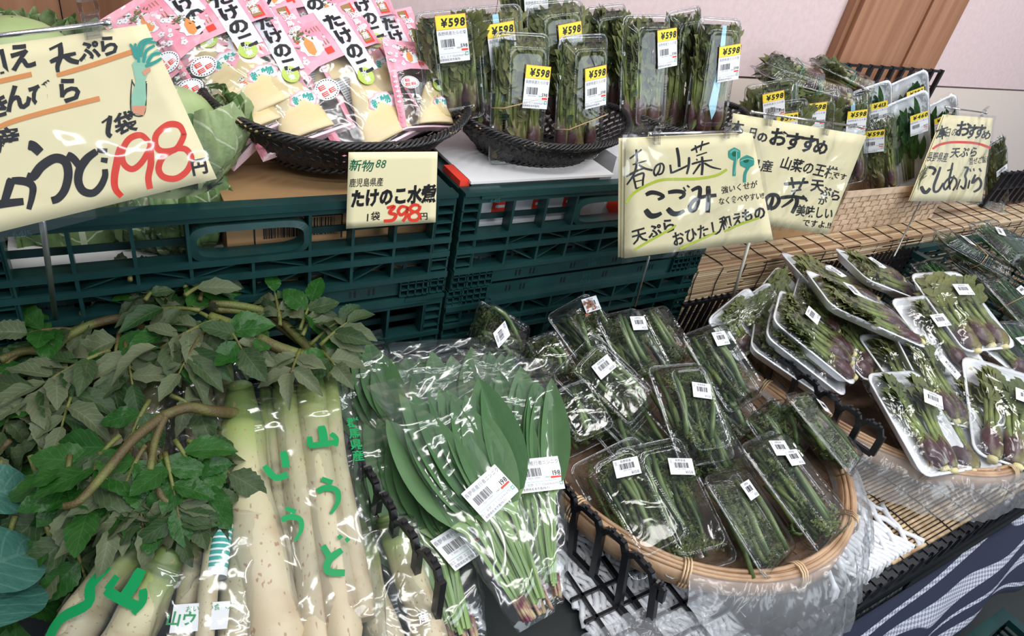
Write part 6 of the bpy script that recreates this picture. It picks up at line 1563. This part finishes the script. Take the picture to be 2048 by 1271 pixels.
stem(uA, iA, [(655, 735, .760), (560, 640, .79), (500, 615, .80), (420, 605, .81)], (.007, .005))
stem(uA, iA, [(600, 680, .77), (520, 628, .79), (430, 618, .80)], (.007, .005))
stem(uB, iB, [(490, 830, .745), (460, 825, .765), (425, 822, .785), (375, 815, .80), (325, 832, .80)], (.0075, .0055))
stem(uB, iB, [(325, 832, .80), (265, 880, .80), (210, 945, .79), (160, 1000, .785), (128, 1012, .78)], (.0055, .0035))
stem(uB, iB, [(330, 832, .80), (310, 880, .79), (300, 940, .78)], (.0045, .0035))
stem(uC, iC, [(300, 885, .78), (312, 960, .77), (330, 1000, .76), (370, 1000, .755)], (.0045, .003))
stem(uE, iE, [(330, 700, .78), (260, 640, .80), (180, 650, .80), (110, 690, .79)], (.007, .005))
stem(uD, iD, [(180, 800, .76), (120, 720, .78), (60, 700, .78), (0, 720, .78)], (.007, .005))
# leaf sprays: (bag, root u,v,z, direction in px (du,dv), length, leaves, small?, size, bright)
rr = random.Random(21)
def spr(bag, u, v, z, du, dv, dz, ln, nl=5, small=False, size=1.0, bright=.2, droop=.5, rad=.003, pet=True):
    b, inv = bag; a = at(u, v, z=z); e = at(u+du, v+dv, z=z+dz); spray(b, inv, a, (e-a), ln, rr, nl, small, size, pet, bright, droop, rad)
A_, B_, C_, D_, E_, F_, H_ = (uA, iA), (uB, iB), (uC, iC), (uD, iD), (uE, iE), (uF, iF), (uH, iH)
# head of the right-hand bag
for u, v, du, dv, z in ((560, 640, -10, -60, .80), (600, 660, 20, -60, .80), (620, 690, 40, -40, .79), (560, 690, -60, -20, .80), (640, 700, 30, 20, .785), (520, 680, -50, 20, .795)): spr(A_, u, v, z, du, dv, .02, .055, 5, False, .62, .05, .3)
for u, v, du, dv in ((560, 650, 0, -60), (605, 670, 30, -60), (600, 700, -20, 40), (640, 690, 20, -20)): spr(A_, u, v, .80, du, dv, .01, .05, 7, True, 1.2, 0, .3)
# crest around the middle back
for u, v, du, dv, z, b in ((420, 635, -50, -30, .82, A_), (400, 600, 10, -60, .82, A_), (370, 575, 30, -60, .83, A_), (440, 640, 40, 30, .82, A_), (330, 600, -60, -30, .82, E_), (260, 560, 0, -70, .85, E_), (290, 600, 30, -50, .83, E_), (230, 600, -60, -10, .81, E_), (200, 640, -60, 20, .80, E_), (340, 640, 20, 60, .81, H_), (300, 650, -30, 60, .80, H_), (380, 650, 0, 70, .81, H_), (150, 660, -60, -10, .79, D_), (90, 680, -60, 0, .78, D_), (50, 700, -50, 30, .78, D_), (120, 700, -10, 50, .785, D_), (240, 660, -20, 60, .80, E_), (180, 690, -20, 50, .79, E_), (20, 740, -20, 40, .77, D_), (60, 760, -40, 50, .775, D_), (120, 760, -30, 40, .775, D_), (10, 670, 30, -30, .775, D_)):
    spr(b, u, v, z, du, dv, rr.uniform(-.01, .02), rr.uniform(.045, .07), rr.choice((5, 6, 7)), False, rr.uniform(.5, .8), .15, .6)
for u, v, du, dv, z, b in ((430, 640, -60, 20, .825, A_), (410, 660, -40, 50, .82, A_), (400, 620, -60, -10, .825, A_), (220, 700, -60, 20, .80, E_), (170, 720, -60, 30, .79, D_), (250, 680, 10, 60, .80, E_), (370, 590, 40, -30, .835, A_), (160, 750, -30, 60, .785, D_)):
    spr(b, u, v, z, du, dv, 0, .07, 9, True, 1.35, 0, .4)
# left column falling down to the corner
for u, v, du, dv, z, b, s in ((30, 800, -30, 50, .765, D_, .75), (70, 840, 10, 60, .77, D_, .75), (20, 880, -40, 40, .755, D_, .85), (60, 910, 20, 60, .755, D_, .85), (110, 860, -20, 50, .765, D_, .75), (30, 960, -30, 50, .745, D_, .9), (90, 980, 10, 60, .745, D_, .95), (30, 1030, -20, 60, .735, C_, .95), (90, 1040, 20, 60, .735, C_, 1.0), (130, 1030, 20, 60, .74, C_, .9), (20, 1090, 0, 50, .72, C_, 1.0), (110, 830, 20, 30, .76, D_, .7), (10, 840, 10, 50, .75, D_, .8), (140, 930, -10, 40, .75, D_, .8), (0, 920, 20, 40, .74, D_, .9)):
    spr(b, u, v, z, du, dv, -.02, .06, 5, False, s, .12, .9)
# centre: leaves hanging over the lower bags
for u, v, du, dv, z, b, s, br in ((300, 800, -30, 40, .79, B_, .6, .2), (340, 790, 30, 10, .79, B_, .6, 0), (350, 880, 30, 40, .785, B_, .75, .9), (290, 890, -20, 30, .79, B_, .75, .9), (240, 870, -50, 40, .785, B_, .8, .9), (200, 905, -20, 60, .78, B_, .8, .4), (140, 910, -10, 60, .775, B_, .8, .2), (200, 910, 10, 60, .765, C_, .75, .3), (260, 915, 0, 70, .77, C_, .72, .3), (320, 910, 20, 60, .765, C_, .72, .3), (360, 910, 40, 30, .76, C_, .7, .1), (385, 895, 30, 30, .765, B_, .7, .3), (320, 920, -10, 60, .765, C_, .62, .1), (375, 920, 10, 60, .765, C_, .62, .1), (280, 920, 20, 50, .765, C_, .62, .1), (400, 930, 10, 30, .765, C_, .5, .1), (150, 920, -20, 60, .76, C_, .8, .1), (375, 880, 40, 20, .78, B_, .65, .3), (265, 895, -40, 10, .78, B_, .7, .6), (330, 905, 10, 40, .785, B_, .7, .5), (220, 930, 0, 40, .77, C_, .65, .2)):
    spr(b, u, v, z, du, dv, -.005, .05, 5, False, s, br, .8)
for u, v, du, dv in ((222, 960, -5, 60), (272, 960, 8, 55), (305, 950, 10, 50), (245, 945, 0, 55), (345, 970, 10, 50)): spr(C_, u, v, .765, du, dv, -.01, .045, 9, True, 1.15, 0, .5)
# broad teal leaves at the left edge
t = thing('broad_leaf_plant', 'bluish green broad smooth leaves at the left edge by the bottom corner', 'plant', Matrix.Translation(at(-40, 1150, z=.72)))
inv = t.matrix_world.inverted(); CL = [leaf(.16, .115, .3, .2, 'celery', 12, 8, .0, .5, .05, seed=s) for s in (1, 2)]
for u, v, z, rz, s in ((-95, 1000, .765, -80, .50), (-130, 1180, .755, -62, .68), (-90, 1270, .745, -40, .66), (-150, 1130, .74, -72, .6)):
    place(CL[rr.randrange(2)], 'leaf', t, mat=inv @ Matrix.Translation(at(u, v, z=z)) @ T(rx=-14, ry=20, rz=rz, s=s))
